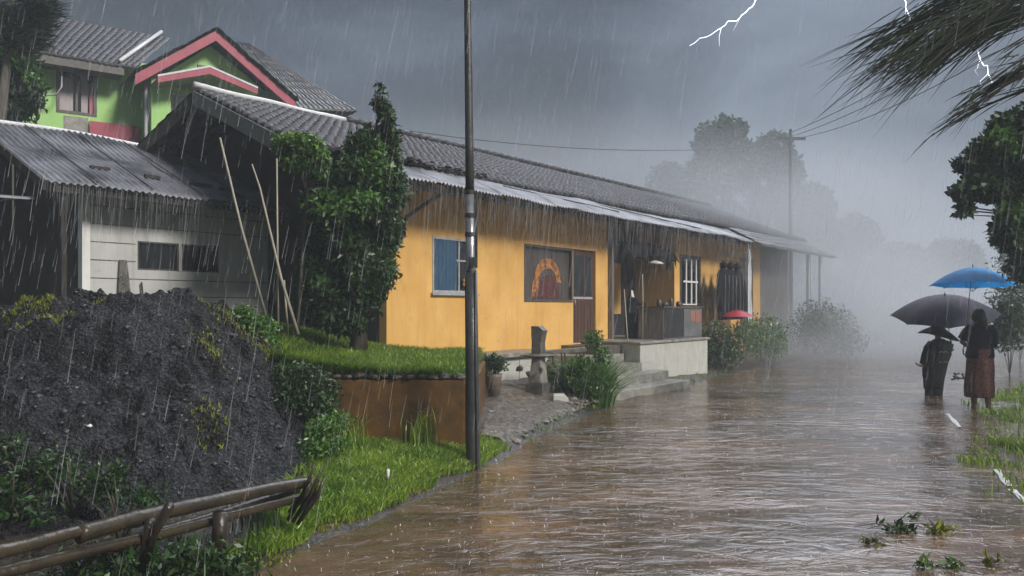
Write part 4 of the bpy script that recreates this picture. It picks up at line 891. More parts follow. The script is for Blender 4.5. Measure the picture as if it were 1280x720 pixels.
for i, (u, v, w_) in enumerate(((95, 680, .3), (170, 700, .3), (250, 668, .28), (225, 705, .22))):
    x, y, z = at(u, v, 4.35); lb = ['dark low weed under the left part of the bamboo rail', 'dark low weed just right of the leaning bamboo post foot', 'dark weed below the middle of the bamboo rail', 'dark weed at the bottom edge near the yellow moss'][i]
    bush('dark_weed', lb, (x, y, .05), [((x, y, .2), (w_, w_*.6, .14)), ((x+.15, y+.1, .15), (w_*.8, w_*.5, .12))], 260, .05, 'leafdark', 70+i, group='weeds at the foot of the heap', inner=.1)
rshrub(1262, 395, 19, .35, .7, 'thin pale shrub at the right edge just behind the woman', 101)
rshrub(1275, 350, 24, .9, 1.1, 'taller hazy shrub at the right edge below the roadside tree', 102, 'leafdark')
rshrub(1240, 425, 30, 1.4, .8, 'low faint shrub past the two wading people', 103)
# long arching grass blades
def arching(name, label, base, n, L_, m, seed, wid=.006, lean=(0, 0), spread=.35, b=.08):
    r = np.random.default_rng(seed); bs = np.array(base)+r.normal(size=(n, 3))*np.array([b, b, .0]); a = r.uniform(0, 6.28, n); l = L_*(.5+.7*r.random(n))
    D = np.stack([np.cos(a)*spread*r.random(n)+lean[0], np.sin(a)*spread*r.random(n)+lean[1], 0*a], -1); S_ = np.stack([-np.sin(a), np.cos(a), 0*a], -1); V = []; p0 = bs
    for k in range(6):
        t = (k+1)/6; p1 = bs+D*(l*t*t*1.3)[:, None]+np.array([0, 0, 1])*(l*(t-.45*t**3))[:, None]; w0 = wid*(1-k/6.3); w1_ = wid*(1-(k+1)/6.3)
        V.append(np.stack([p0-S_*w0, p0+S_*w0, p1+S_*w1_, p1-S_*w1_], 1)); p0 = p1
    o = npmesh(name, np.concatenate(V).reshape(-1, 3), 4, m); return tag(o, label, 'grass tuft', kind='stuff')
arching('grass_tuft', 'tall bright grass tuft at the right foot of the ochre wall', (-.95, 8.25, .2), 70, .55, 'grass', 81)
arching('grass_tuft', 'long arching grass tuft at the left foot of the ochre wall', (-1.6, 8.0, .2), 60, .5, 'grass', 82, spread=.6)
arching('grass_tuft', 'pale arching grass under the right end of the bamboo rail', (-1.7, 5.3, .15), 60, .42, 'leafgrey', 83, spread=.7)
arching('grass_tuft', 'dark long grass under the middle of the bamboo rail', (-2.05, 4.6, .05), 120, .42, 'leafdark', 84, spread=.6, b=.25)
arching('grass_tuft', 'sparse weeds at the foot of the yellow wall corner', H(.55, .12, .86), 60, .22, 'leafdark', 85, spread=.3, b=.12, wid=.008)

# ================================================================== POLES AND WIRES
pb = (-.385, 7.95, -.05)
pole = thing('street_pole', 'tall dark steel pole standing where the ochre wall meets the water', 'pole', pb)
x0, y0 = -.385, 7.95; xt = lambda z: x0-.012*z
obj('pole_shaft', MB().tube([(xt(z), y0, z) for z in (-.2, 0, 1.0, 1.95)], [.073, .072, .066, .062], 20), 'polemetal', pole)
obj('steel_sleeve', MB().tube([(xt(z), y0, z) for z in (1.95, 2.0, 2.75)], [.052, .05, .047], 20), 'sleeve', pole)
obj('pole_shaft', MB().tube([(xt(z), y0, z) for z in (2.752, 3.2, 4.7, 7.5)], [.045, .042, .036, .026], 20), 'polemetal', pole)
for z in (1.95, 2.33, 2.52, 2.75): obj('clamp_band', MB().tube([(xt(z), y0, z-.02), (xt(z), y0, z+.02)], .056 if z < 2.6 else .053, 20, smooth=False), 'polemetal', pole)
obj('bracket', MB().box(xt(2)-.02, xt(2)+.06, y0-.09, y0-.048, 2.02, 2.10).box(xt(2)+.047, xt(2)+.066, y0-.03, y0+.03, 2.0, 2.75), 'polemetal', pole)
obj('cable_guard', MB().tube([(xt(1)+.05, y0-.066, .0), (xt(1.95)+.045, y0-.058, 1.95)], .010, 8), 'polemetal', pole)
def stick(pts, rad, m, label, name='bamboo_pole', group='thin pale poles beside the grey shed'): return tag(obj(name, MB().tube(pts, rad, 7), m), label, 'pole', group)
stick([at(275, 172, 10.1), at(302, 285, 10.1), at(333, 396, 10.1)], [.012, .016, .018], 'stick', 'thin pale bent pole, leftmost before the grey shed')
stick([at(315, 205, 9.9), at(325, 235, 9.9), at(352, 350, 9.9), at(373, 418, 9.9)], [.008, .012, .018, .02], 'stick', 'crooked pale pole leaning across the upright one')
stick([at(346, 198, 9.95), at(348, 418, 9.95)], [.010, .013], 'stick', 'upright thin pale pole beside the grey shed')
stick([at(355, 350, 10.0), at(360, 418, 10.0)], [.012, .014], 'stick', 'short pale pole between the crooked and upright ones')
fp = thing('utility_pole', 'thin far utility pole fading in the haze past the house', 'pole', (10.45, 30, 0))
obj('pole_shaft', MB().tube([(10.45, 30, -.5), (10.45, 30, 8.3)], [.09, .06], 10), 'polemetal', fp)
obj('cross_arm', MB().box(9.9, 11.0, 29.95, 30.05, 7.9, 8.0), 'polemetal', fp)
tag(obj('far_post', MB().tube([(11.4, 30.5, 0), (11.4, 30.5, 3.6)], .05, 8), 'ridge'), 'short pale post at the end of the long house, right of the far pole', 'post')
def wire(p, q, sag, label, rad=.012):
    p = Vector(p); q = Vector(q); pts = [p.lerp(q, t)-Vector((0, 0, sag*4*t*(1-t))) for t in np.linspace(0, 1, 24)]
    return tag(obj('power_line', MB().tube(pts, rad, 5), 'wire'), label, 'cable', 'power lines from the far pole')
wire((10.0, 29.95, 8.0), at(1420, -80, 12), .25, 'upper power line running from the far pole to the windblown tree')
wire((10.45, 29.95, 8.02), at(1420, -62, 12), .3, 'middle power line running from the far pole to the windblown tree')
wire((10.9, 29.95, 8.0), at(1420, -40, 12), .4, 'lowest power line running from the far pole to the windblown tree')
wire(at(430, 150, 24), (9.95, 29.9, 7.7), .5, 'power line passing behind the ridge of the yellow house', .016)

# ================================================================== BAMBOO RAIL
rail = thing('bamboo_rail', 'low dark bamboo rail in the lower left foreground with a split forked end', 'fence', (-2.2, 4.5, 0))
def bamboo(p, q, rad, m, nodes, sag=.02, name='bamboo_bar', parent=rail, seg=14):
    p = Vector(p); q = Vector(q); pts = []; rads = []; n = nodes*8
    for i in range(n+1):
        t = i/n; k = (t*nodes) % 1; pts.append(p.lerp(q, t)-Vector((0, 0, sag*math.sin(math.pi*t)))+Vector((0, 0, .003*math.sin(t*9)))); rads.append(rad*(1-.22*t)*(1+.10*math.exp(-(min(k, 1-k)/.05)**2)))
    return obj(name, MB().tube(pts, rads, seg), m, parent)
J = lambda u, v, Y: at(u, v, Y)
bamboo(J(-60, 705, 3.55), J(104, 663, 4.08), .038, 'bamboo', 3, .0)
bamboo(J(98, 668, 4.06), J(385, 603, 5.35), .046, 'bamboo', 5, -.02)
bamboo(J(-60, 732, 3.60), J(380, 622, 5.36), .034, 'bamboo', 7, .0)
bamboo(J(130, 688, 4.22), J(372, 612, 5.40), .034, 'bamboodark', 6, .0)
obj('leaning_post', MB().tube([J(175, 730, 4.35), J(192, 668, 4.3), J(212, 632, 4.2)], [.016, .022, .027], 7), 'bamboodark', rail)
obj('leaning_post', MB().tube([J(170, 760, 4.5), J(188, 650, 4.3)], [.03, .028], 7), 'bamboodark', rail)
obj('post', MB().tube([J(272, 700, 4.7), J(276, 640, 4.7)], [.04, .045], 8), 'bamboodark', rail)
for i, (u0, v0, u1, v1) in enumerate(((360, 650, 393, 580), (366, 652, 403, 583), (376, 650, 408, 592), (362, 640, 386, 600), (372, 655, 399, 600))):
    obj('split_tine', MB().tube([J(u0, v0, 5.3), J((u0+u1)/2+4, (v0+v1)/2, 5.27), J(u1, v1, 5.22+.03*i)], [.014, .018, .006], 6), 'bamboodark', rail)
tag(obj('binding_cord', MB().tube([J(375, 630, 5.24), J(384, 612, 5.2), J(390, 598, 5.26)], .012, 6), 'bamboodark', rail))

# ================================================================== THINGS ALONG THE HOUSE
sp_ = thing('stone_pillar', 'broken stone pillar with a flat slab and a jagged stump on top', 'pillar', gr(673, 498, .15))
px0, py0, _ = gr(673, 498, .15)
Lp = lambda x, y, z: (px0+x*.8+y*.5, py0+y*.8-x*.35, z)
obj('base_block', MB().box(-.17, .17, -.15, .15, .05, .40, Lp), 'darkconcrete', sp_, .015)
obj('shaft', MB().loft([[Lp(x*w_, y*w_, z) for x, y in ((-1, -1), (1, -1), (1, 1), (-1, 1))] for z, w_ in ((.402, .125), (.80, .085))], smooth=False), 'concrete', sp_, .01)
obj('slab', MB().blob(Lp(-.02, 0, .835), (.27, .19, .035), .2, 3, 3), 'darkconcrete', sp_)
obj('stump', MB().loft([[Lp(x*w_+o_, y*.08, z) for x, y in ((-1, -1), (1, -1), (1.15, 0), (1, 1), (-1, 1))] for z, w_, o_ in ((.86, .10, 0), (1.05, .09, .0), (1.18, .11, .01), (1.24, .12, .02), (1.31, .07, -.03))], smooth=False), 'darkconcrete', sp_, .008)
tag(obj('kerb_block', MB().prism([(-.16, 0), (.14, 0), (.12, .26), (.04, .33), (-.16, .33)], -.12, .12, lambda a, o, z: (gr(702, 515)[0]+a*.85, gr(702, 515)[1]+o+a*.4, z-.05)), 'whitewall', bevel=.015), 'pale rounded kerb block at the water edge by the spiky bush', 'block')
mb = MB(); r = np.random.default_rng(9)
rubble = thing('rubble_pile', 'pile of broken stones and sticks between the pillar and the bush', 'rubble', (.6, 13.2, .2))
for i in range(46): mb.blob((.72+.22*r.normal(), 13.5+.30*r.normal(), .2+.45*r.random()), (.04+.08*r.random(), .05+.05*r.random(), .03+.05*r.random()), .5, 1, i, smooth=False)
obj('stones', mb, 'debris', rubble)['kind'] = 'stuff'
obj('stone_slab', MB().loft([[(.45, 13.3, .80), (1.3, 13.9, .84), (1.3, 14.1, .84), (.45, 13.5, .80)], [(.45, 13.3, .88), (1.3, 13.9, .92), (1.3, 14.1, .92), (.45, 13.5, .88)]], smooth=False), 'darkconcrete', rubble, .01)
mb = MB()
for i in range(7): x = .5+.12*i; mb.tube([(x, 13.2+.05*i, .25), (x+.1*r.normal(), 13.25+.05*i, .85)], .016, 5)
obj('sticks', mb, 'timber', rubble)
# flat ground of rubble at the foot of the plinth
ys = np.linspace(9.2, 14.6, 120); us = np.linspace(0, 1, 60); Yg = np.repeat(ys[None], 60, 0); Xg = -.40+(xe(Yg)-.12+.40)*us[:, None]; Zg = h_low(Xg, Yg)+.04*sst(0, .15, us)[:, None]*sst(1, .8, us)[:, None]+.03*fbm(Xg*7, Yg*7, 3)+.05*sst(11, 13, Yg)
tag(gridmesh('rubble_ground', np.stack([Xg, Yg, Zg], -1), 'debris'), kind='structure')
mb = MB(); rr_ = np.random.default_rng(19)
for i in range(520):
    y_ = rr_.uniform(9.3, 14.2); x_ = rr_.uniform(-.35, float(xe(y_))-.05); q = .008+.035*rr_.random()**3; mb.blob((x_, y_, float(h_low(np.array(x_), np.array(y_)))+.05*(y_ > 12)+.02), (q*1.3, q, q*.7), .4, 1, i, smooth=False)
tag(obj('loose_stones', mb, 'concrete'), 'pale stones scattered on the ground between the pole and the steps', 'stones', kind='stuff')
fs = gr(640, 492, .22)
tag(obj('paving_slab', MB().prism([(-.45, -.35), (.5, -.25), (.45, .4), (-.2, .45)], .17, .235, lambda a, o, z: (fs[0]+a*.75+z*.3, fs[1]+z*.9+a*.3, o)), 'concrete', bevel=.01), 'pale paving slab in front of the stained plinth', 'slab')
pp = thing('potted_plant', 'small dark potted plant against the end of the stained plinth', 'plant', (-.28, 12.2, .2))
obj('pot', MB().loft([[(-.28+.8*q*math.cos(a), 12.2+.8*q*math.sin(a), z) for a in np.linspace(0, 6.283, 17)[:-1]] for z, q in ((.2, .10), (.55, .16), (.60, .17), (.58, .14))]), 'clay', pp)
npmesh('foliage', leaf_quads(crown_pts([((-.28, 12.2, .74), (.2, .2, .13))], 420, r, .1, .4), .07, r, .4, -.2), 4, 'leafdark', pp)
# porch counter
ct = thing('porch_counter', 'dark grey counter at the porch edge with a reddish patch', 'counter', H(8.2, 1.0, .91))
obj('counter_body', MB().box(7.05, 9.0, .62, 1.24, .912, 1.60, H), 'greyboard', ct, .006)
obj('counter_top', MB().box(7.0, 9.06, .58, 1.28, 1.602, 1.635, H), 'darkframe', ct)
obj('door_panel', MB().box(7.07, 8.0, 1.242, 1.262, .95, 1.58, H), 'black', ct)
cp = obj('door_panel', MB().box(8.02, 8.98, 1.242, 1.262, .95, 1.58, H), 'tarp', ct)
M['label'] = mat('faded_red_label', (.36, .12, .06), (.26, .15, .12), 9, .5)
obj('faded_label', MB().box(8.36, 8.60, 1.2625, 1.266, 1.30, 1.54, H).box(8.64, 8.90, 1.2625, 1.266, 1.27, 1.54, H), 'label', cp)
mb = MB()
for i, (s_, h_, r_, lb) in enumerate(((7.5, .16, .06, 'dark jar, leftmost on the porch counter'), (7.8, .10, .08, 'low dark bowl in the middle of the porch counter'), (8.1, .20, .05, 'taller dark bottle on the porch counter'), (8.5, .12, .07, 'dark pot nearest the right end of the porch counter'))):
    x, y, z = H(s_, .9, 1.636)
    o = obj('kitchen_jar', MB().loft([[(x+q*r_*math.cos(a), y+q*r_*math.sin(a), z+zz*h_) for a in np.linspace(0, 6.283, 15)[:-1]] for zz, q in ((0, .8), (.3, 1), (.7, .95), (.85, .6), (1, .55))]), 'darkframe'); tag(o, lb, 'jar', 'jars on the porch counter')
# black tarp and hanging awning bits in the porch
def drape(name, label, cat, P, m, th=.008):
    mb = MB(); mb.loft(P, closed=False, caps=False); o = obj(name, mb, m); so = o.modifiers.new('t', 'SOLIDIFY'); so.thickness = th; return tag(o, label, cat)
P = []
for z in np.linspace(.92, 1.85, 12):
    t = (z-.92)/.93; P.append([H(7.0-.0*t+(.65+.30*t)*k+.0, .35+.05*math.sin(k*16+z*4), z+.25*t*(.3-k)) for k in np.linspace(0, 1, 14)])
drape('black_tarp', 'black tarp drooping behind the porch counter', 'tarp', P, 'blackcloth')
P = []
for k in np.linspace(0, 1, 16): P.append([H(7.0+2.3*k, .1+.45*q, 3.15-.35*q*q-.25*abs(k-.5)**1.5+.03*math.sin(k*30+q*5)) for q in np.linspace(0, 1, 8)])
drape('black_awning_cloth', 'ragged black cloth hanging under the porch roof', 'cloth', P, 'blackcloth')
r = np.random.default_rng(77); mb = MB()
for i in range(40):
    k = r.random(); mb.tube([H(7.1+2.1*k, .5, 2.85-.2*abs(k-.5)), H(7.1+2.1*k+.05*r.normal(), .5, 2.72-.25*r.random())], [.02, .004], 4)
obj('torn_fringe', mb, 'blackcloth', bpy.data.objects['black_awning_cloth'])['kind'] = 'stuff'
tag(obj('hanging_lamp_plate', MB().loft([[(H(8.0, .55, z)[0]+q*math.cos(a), H(8.0, .55, z)[1]+q*math.sin(a), z) for a in np.linspace(0, 6.283, 15)[:-1]] for z, q in ((2.62, .20), (2.66, .16), (2.70, .03))]), 'ridge'), 'small pale dish hanging below the ragged black cloth', 'dish')
mbt = MB().tube([H(6.95, .78, .92), H(7.02, .75, 1.8), H(7.02, .74, 2.35)], .013, 6)
tag(obj('thin_cane', mbt, 'stick'), 'thin pale cane standing upright at the open porch', 'cane')
tag(obj('thin_cane', MB().tube([H(5.9, 1.0, .84), H(6.45, .6, 2.0)], .012, 6), 'stick'), 'thin pale cane leaning over the top step', 'cane')
tag(obj('paper_scrap', MB().loft([[H(7.35, .30, 1.75), H(7.45, .32, 1.76), H(7.46, .325, 1.76), H(7.36, .305, 1.75)], [H(7.30, .30, 2.0), H(7.34, .32, 2.0), H(7.35, .325, 2.0), H(7.31, .305, 2.0)]], smooth=False), 'white'), 'small pale scrap caught on the black tarp', 'paper')
# hanging jackets
def jacket(s_, o_, lean, label, m='blackcloth'):
    t = thing('hanging_jacket', label, 'jacket', H(s_, o_, 1.2), 'jackets hanging under the awning'); f = lambda a, o, z: H(s_+a+lean*(2.7-z), o_+o, z)
    rings = []
    for z, w_, d_ in ((1.28, .26, .08), (1.5, .27, .09), (1.9, .25, .10), (2.3, .27, .11), (2.5, .28, .10), (2.62, .20, .08), (2.68, .08, .06)):
        rings.append([f(w_*math.cos(a), d_*math.sin(a)*(1+.25*math.sin(a*7+z*3)), z) for a in np.linspace(0, 6.283, 25)[:-1]])
    obj('body', MB().loft(rings), m, t)
    for sg in (-1, 1): obj('sleeve', MB().tube([f(sg*.22, .02, 2.56), f(sg*.33, .04, 2.3), f(sg*.35, .06, 1.9), f(sg*.33, .08, 1.5)], [.05, .075, .065, .05], 9), m, t)
    obj('hood', MB().blob(f(0, .02, 2.76), (.11, .11, .11), .2, 2, 4), m, t)
    for sg in (-.12, .13): obj('piping', MB().tube([f(sg, .125, 2.5), f(sg+.02, .125, 2.1), f(sg, .115, 1.6), f(sg, .10, 1.35)], .011, 5), 'tarp', t)
    return t
jacket(11.95, .55, .0, 'black jacket with pale piping, nearest the barred window')
jacket(12.45, .55, .03, 'middle black jacket of the three under the awning')
jacket(12.95, .55, .08, 'black jacket leaning right beside the pale sheet')
tag(obj('hanging_rail', MB().tube([H(11.6, .55, 2.9), H(13.4, .55, 2.9)], .012, 6), 'polemetal'), 'thin rail the black jackets hang from', 'rail')

# ================================================================== UMBRELLAS
def umbrella(name, label, c, Rr, h, tilt_x, tilt_y, m, handle_to, m2=None, rot=0, shaft=None):
    """c = apex; tilt in radians about the world x and y axes"""
    t = thing(name, label, 'umbrella', c); Rm = Matrix.Rotation(tilt_y, 3, 'Y') @ Matrix.Rotation(tilt_x, 3, 'X'); C = Vector(c)
    f = lambda x, y, z: tuple(C+Rm @ Vector((x, y, z)))
    def panel_pts(k0, k1, na=48, nr=14):
        rings = []
        for i in range(nr+1):
            q = i/nr; ring = []
            for j in range(int(na*(k1-k0)/8)+1):
                k = k0+(k1-k0)*j/(na*(k1-k0)/8); a = rot+k*math.pi/4; fr = abs((k % 1)-.5)*2     # 1 on a rib, 0 mid panel
                rr = Rr*q*(1-.075*q*(1-fr**2)); z = -h*(q**1.75)*(1-.0*q)-.03*Rr*q*q*(1-fr**2)*(-1)
                ring.append(f(rr*math.cos(a), rr*math.sin(a), z-.012*(1-fr)*q))
            rings.append(ring)
        return rings
    def canopy(k0, k1, mm):
        P = panel_pts(k0, k1); o = obj('canopy', MB().loft(P, closed=False, caps=False, smooth=True), mm, t); return o
    if m2: cs = [canopy(0, 7, m), canopy(7, 8, m2)]
    else: cs = [canopy(0, 8, m)]
    for k in range(8):
        a = rot+k*math.pi/4; obj('rib', MB().tube([f(Rr*q*math.cos(a), Rr*q*math.sin(a), -h*q**1.75-.010) for q in np.linspace(.02, 1.01, 9)], .0035, 5), 'polemetal', cs[0])
        obj('stretcher', MB().tube([f(0, 0, -h*1.35), f(Rr*.48*math.cos(a), Rr*.48*math.sin(a), -h*.48**1.75-.015)], .0025, 4), 'polemetal', cs[0])
    e_ = Vector(handle_to); top = Vector(f(0, 0, .05)); obj('shaft', MB().tube([top, C, e_], .006, 8), 'polemetal', t)
    obj('handle', MB().tube([e_, e_+Vector((0, 0, -.07)), e_+Vector((.015, 0, -.10)), e_+Vector((.045, 0, -.105)), e_+Vector((.06, 0, -.08))], .011, 8), 'black', t)
    obj('ferrule', MB().tube([f(0, 0, .0), f(0, 0, .055)], [.012, .005], 8), 'black', t)
    return t

# ================================================================== PEOPLE
def skin_mesh(name, joints, edges, m, parent=None, sub=2):
    """continuous body: joints {name: (x,y,z,r or (rx,ry))}"""
    ks = list(joints); me = bpy.data.meshes.new(name); me.from_pydata([joints[k][:3] for k in ks], [(ks.index(a), ks.index(b)) for a, b in edges], [])
    o = bpy.data.objects.new(name, me); col.objects.link(o); sk = o.modifiers.new('skin', 'SKIN'); sk.branch_smoothing = .3
    for i, k in enumerate(ks):
        v = me.skin_vertices[0].data[i]; rr = joints[k][3]; v.radius = rr if isinstance(rr, tuple) else (rr, rr); v.use_root = (i == 0)
    ss = o.modifiers.new('sub', 'SUBSURF'); ss.levels = sub; ss.render_levels = sub
    dg = bpy.context.evaluated_depsgraph_get(); dg.update(); nm = bpy.data.meshes.new_from_object(o.evaluated_get(dg)); bpy.data.objects.remove(o, do_unlink=True)
    nm.polygons.foreach_set('use_smooth', [True]*len(nm.polygons)); nm.materials.clear()
    return link_mesh(name, nm, m, parent)
def hand_chain(J_, E_, pre, wrist, palm_dir, side, curl, s=1):
    """palm and five fingers curled about a grip; vectors are world"""
    w_ = Vector(wrist); p = Vector(palm_dir).normalized(); sd = Vector(side).normalized(); c = Vector(curl).normalized()
    J_[pre+'palm'] = (*(w_+p*.05*s), .030*s); E_.append((pre+'wrist', pre+'palm'))
    for i, (o_, l) in enumerate(((-.030, .062), (-.010, .072), (.010, .068), (.030, .052))):
        a = w_+p*.085*s+sd*o_*s; b = a+(p*.6+c*.6)*l*.5*s; d = b+(c*1.0-p*.3)*l*.45*s
        J_[f'{pre}k{i}'] = (*a, .0105*s); J_[f'{pre}m{i}'] = (*b, .0095*s); J_[f'{pre}t{i}'] = (*d, .0075*s)
        E_ += [(pre+'palm', f'{pre}k{i}'), (f'{pre}k{i}', f'{pre}m{i}'), (f'{pre}m{i}', f'{pre}t{i}')]
    a = w_+p*.035*s-sd*.045*s+c*.015*s; b = a+(p*.5+c*.6-sd*.2)*.045*s
    J_[pre+'th0'] = (*a, .0125*s); J_[pre+'th1'] = (*b, .009*s); E_ += [(pre+'palm', pre+'th0'), (pre+'th0', pre+'th1')]
def ring(cx, cy, z, rx, ry, n=28, fold=0, ph=0, fn=9): return [(cx+rx*math.cos(a)*(1+fold*math.sin(a*fn+ph)), cy+ry*math.sin(a)*(1+fold*math.sin(a*fn+ph)), z) for a in np.linspace(0, 2*math.pi, n+1)[:-1]]

# --- woman, seen from behind, left arm raised to the umbrella shaft
wx, wy = 7.52, 12.85
wom = tag(thing('person', 'adult in dark blouse and patterned red skirt, wading and holding up the blue umbrella', 'person', (wx, wy, -.12)), group=None)
gripB = Vector(at(1204, 428, 12.95))
Jn = {'pelvis': (wx, wy, .78, (.135, .11)), 'waist': (wx-.01, wy, .98, (.125, .10)), 'chest': (wx-.01, wy, 1.17, (.155, .115)), 'shl': (wx-.01, wy, 1.30, (.10, .09)), 'neck': (wx-.015, wy, 1.37, .05), 'skull': (wx-.03, wy+.01, 1.455, (.078, .088)), 'top': (wx-.03, wy+.01, 1.53, (.06, .07)),
      'sL': (wx-.17, wy, 1.27, .062), 'eL': (wx-.27, wy+.06, 1.05, .046), 'wristwrist': None,
      'sR': (wx+.16, wy, 1.26, .062), 'eR': (wx+.235, wy+.05, 1.01, .048), 'wR': (wx+.13, wy+.18, .92, .034),
      'hL': (wx-.09, wy, .72, .10), 'kL': (wx-.095, wy+.02, .38, .066), 'aL': (wx-.10, wy-.01, .02, .043), 'fL': (wx-.10, wy+.09, -.1, .04),
      'hR': (wx+.09, wy, .72, .10), 'kR': (wx+.10, wy, .38, .066), 'aR': (wx+.105, wy-.05, .02, .043), 'fR': (wx+.11, wy+.06, -.1, .04)}
del Jn['wristwrist']
gw = gripB+Vector((.055, -.03, -.05)); Jn['Lwrist'] = (*gw, .027)
En = [('pelvis', 'waist'), ('waist', 'chest'), ('chest', 'shl'), ('shl', 'neck'), ('neck', 'skull'), ('skull', 'top'), ('shl', 'sL'), ('sL', 'eL'), ('eL', 'Lwrist'), ('shl', 'sR'), ('sR', 'eR'), ('eR', 'wR'),
      ('pelvis', 'hL'), ('hL', 'kL'), ('kL', 'aL'), ('aL', 'fL'), ('pelvis', 'hR'), ('hR', 'kR'), ('kR', 'aR'), ('aR', 'fR')]
hand_chain(Jn, En, 'L', gw, gripB-gw, (0, .3, 1), (-.3, .9, 0))
Jn['Rwrist'] = Jn.pop('wR'); En = [tuple('Rwrist' if q == 'wR' else q for q in e_) for e_ in En]
hand_chain(Jn, En, 'R', Vector(Jn['Rwrist'][:3]), (-.6, .5, -.1), (0, .2, 1), (-.6, -.1, -.2))
skin_mesh('body', Jn, En, 'skin', wom)
# head scarf / hair bun
hr = MB().blob((wx-.03, wy-.015, 1.475), (.100, .112, .118), .08, 3, 2); hr.blob((wx-.015, wy-.07, 1.40), (.085, .07, .085), .1, 2, 3); hr.blob((wx-.01, wy-.05, 1.35), (.10, .08, .06), .1, 2, 3); obj('hair', hr, 'hair', wom)
fc = MB().blob((wx-.03, wy+.095, 1.46), (.014, .02, .02), 0, 1); obj('nose', fc, 'skin', wom)
obj('ear', MB().blob((wx-.128, wy+.02, 1.455), (.012, .02, .03), .1, 2), 'skin', wom)
for sg in (-1, 1): obj('eye', MB().blob((wx-.03+sg*.03, wy+.088, 1.475), (.012, .008, .007), 0, 1), 'black', wom)
obj('mouth', MB().blob((wx-.03, wy+.093, 1.425), (.022, .007, .006), 0, 1), 'maroon', wom)
bl = MB(); rg = []
for z, rx, ry, ox, oy in ((.80, .215, .165, 0, 0), (.86, .218, .17, 0, 0), (.95, .20, .16, .0, 0), (1.05, .195, .155, 0, .0), (1.15, .205, .15, 0, 0), (1.24, .205, .135, 0, 0), (1.30, .165, .11, -.005, 0), (1.345, .10, .085, -.01, 0), (1.37, .065, .065, -.015, 0)):
    rg.append(ring(wx+ox, wy+oy, z, rx, ry, 32, .025, z*9, 7))
bl.loft(rg); obj('blouse', bl, 'navy', wom)
obj('blouse_sleeve', MB().tube([(wx-.12, wy, 1.285), (wx-.20, wy+.02, 1.21), (wx-.262, wy+.05, 1.09)], [.082, .082, .075], 14), 'navy', wom)
obj('blouse_sleeve', MB().tube([(wx+.12, wy, 1.275), (wx+.195, wy+.02, 1.20), (wx+.24, wy+.05, 1.03), (wx+.225, wy+.07, .99)], [.084, .086, .075, .068], 14), 'navy', wom)
sk = MB(); rg = []
for i, (z, rx, ry) in enumerate(((.92, .165, .13), (.85, .19, .155), (.75, .205, .17), (.6, .215, .18), (.45, .222, .185), (.32, .225, .19), (.20, .218, .185), (.17, .21, .18))): rg.append(ring(wx-.015*(i > 3), wy, z, rx, ry, 48, .012+.006*i, z*4, 8))
sk.loft(rg, caps=False); o = obj('skirt', sk, 'batik', wom); so = o.modifiers.new('t', 'SOLIDIFY'); so.thickness = .006
obj('shirt_tail', MB().loft([[(wx-.12+.2*k, wy-.165-.03*math.sin(k*3.1), z0_) for k in np.linspace(0, 1, 8)] for z0_ in (.95, .88)]+[[(wx-.15+.16*k, wy-.17-.03*math.sin(k*3.1), .80-.10*(1-k)) for k in np.linspace(0, 1, 8)]], closed=False, caps=False), 'batik', wom)

# --- child in a black rain cape under a wide pointed hat
cx_, cy_ = 7.78, 14.62
chd = tag(thing('person', 'smaller figure in black raincoat and wide dark hat, wading under the charcoal umbrella', 'person', (cx_, cy_, -.1)))
gripC = Vector((cx_+.30, cy_+.12, 1.00))
Jn = {'pelvis': (cx_-.045, cy_, .55, (.105, .09)), 'waist': (cx_-.015, cy_, .70, (.10, .08)), 'chest': (cx_+.01, cy_+.01, .87, (.125, .095)), 'shl': (cx_+.02, cy_+.02, .985, (.08, .07)), 'neck': (cx_+.03, cy_+.04, 1.04, .04), 'skull': (cx_+.035, cy_+.06, 1.12, (.072, .08)), 'top': (cx_+.035, cy_+.06, 1.19, (.055, .06)),
      'sL': (cx_-.12, cy_+.01, .95, .05), 'eL': (cx_-.23, cy_-.02, .74, .04), 'Lwrist': (cx_-.30, cy_-.02, .53, .026),
      'sR': (cx_+.15, cy_+.01, .95, .05), 'eR': (cx_+.26, cy_+.08, .83, .038), 'Rwrist': (*(gripC+Vector((-.03, -.06, -.03))), .024),
      'hL': (cx_-.11, cy_, .5, .08), 'kL': (cx_-.14, cy_+.01, .24, .055), 'aL': (cx_-.155, cy_, -.02, .04), 'hR': (cx_+.02, cy_, .5, .08), 'kR': (cx_+.01, cy_+.01, .24, .055), 'aR': (cx_+.01, cy_, -.02, .04)}
En = [('pelvis', 'waist'), ('waist', 'chest'), ('chest', 'shl'), ('shl', 'neck'), ('neck', 'skull'), ('skull', 'top'), ('shl', 'sL'), ('sL', 'eL'), ('eL', 'Lwrist'), ('shl', 'sR'), ('sR', 'eR'), ('eR', 'Rwrist'),
      ('pelvis', 'hL'), ('hL', 'kL'), ('kL', 'aL'), ('pelvis', 'hR'), ('hR', 'kR'), ('kR', 'aR')]
hand_chain(Jn, En, 'L', Vector(Jn['Lwrist'][:3]), (-.8, .1, .35), (0, 1, .1), (-.2, .2, .5), .9)
hand_chain(Jn, En, 'R', Vector(Jn['Rwrist'][:3]), gripC-Vector(Jn['Rwrist'][:3]), (0, .2, 1), (.6, .5, 0), .85)
skin_mesh('body', Jn, En, 'skin', chd)
cp_ = MB(); rg = []
for z, rx, ry, ox in ((.13, .165, .145, -.085), (.32, .185, .155, -.07), (.45, .19, .16, -.05), (.6, .195, .155, -.02), (.75, .215, .155, .02), (.88, .215, .145, .02), (.95, .19, .13, .02), (1.0, .14, .105, .025), (1.04, .075, .07, .03)): rg.append(ring(cx_+ox, cy_, z, rx, ry, 40, .03, z*6, 6))
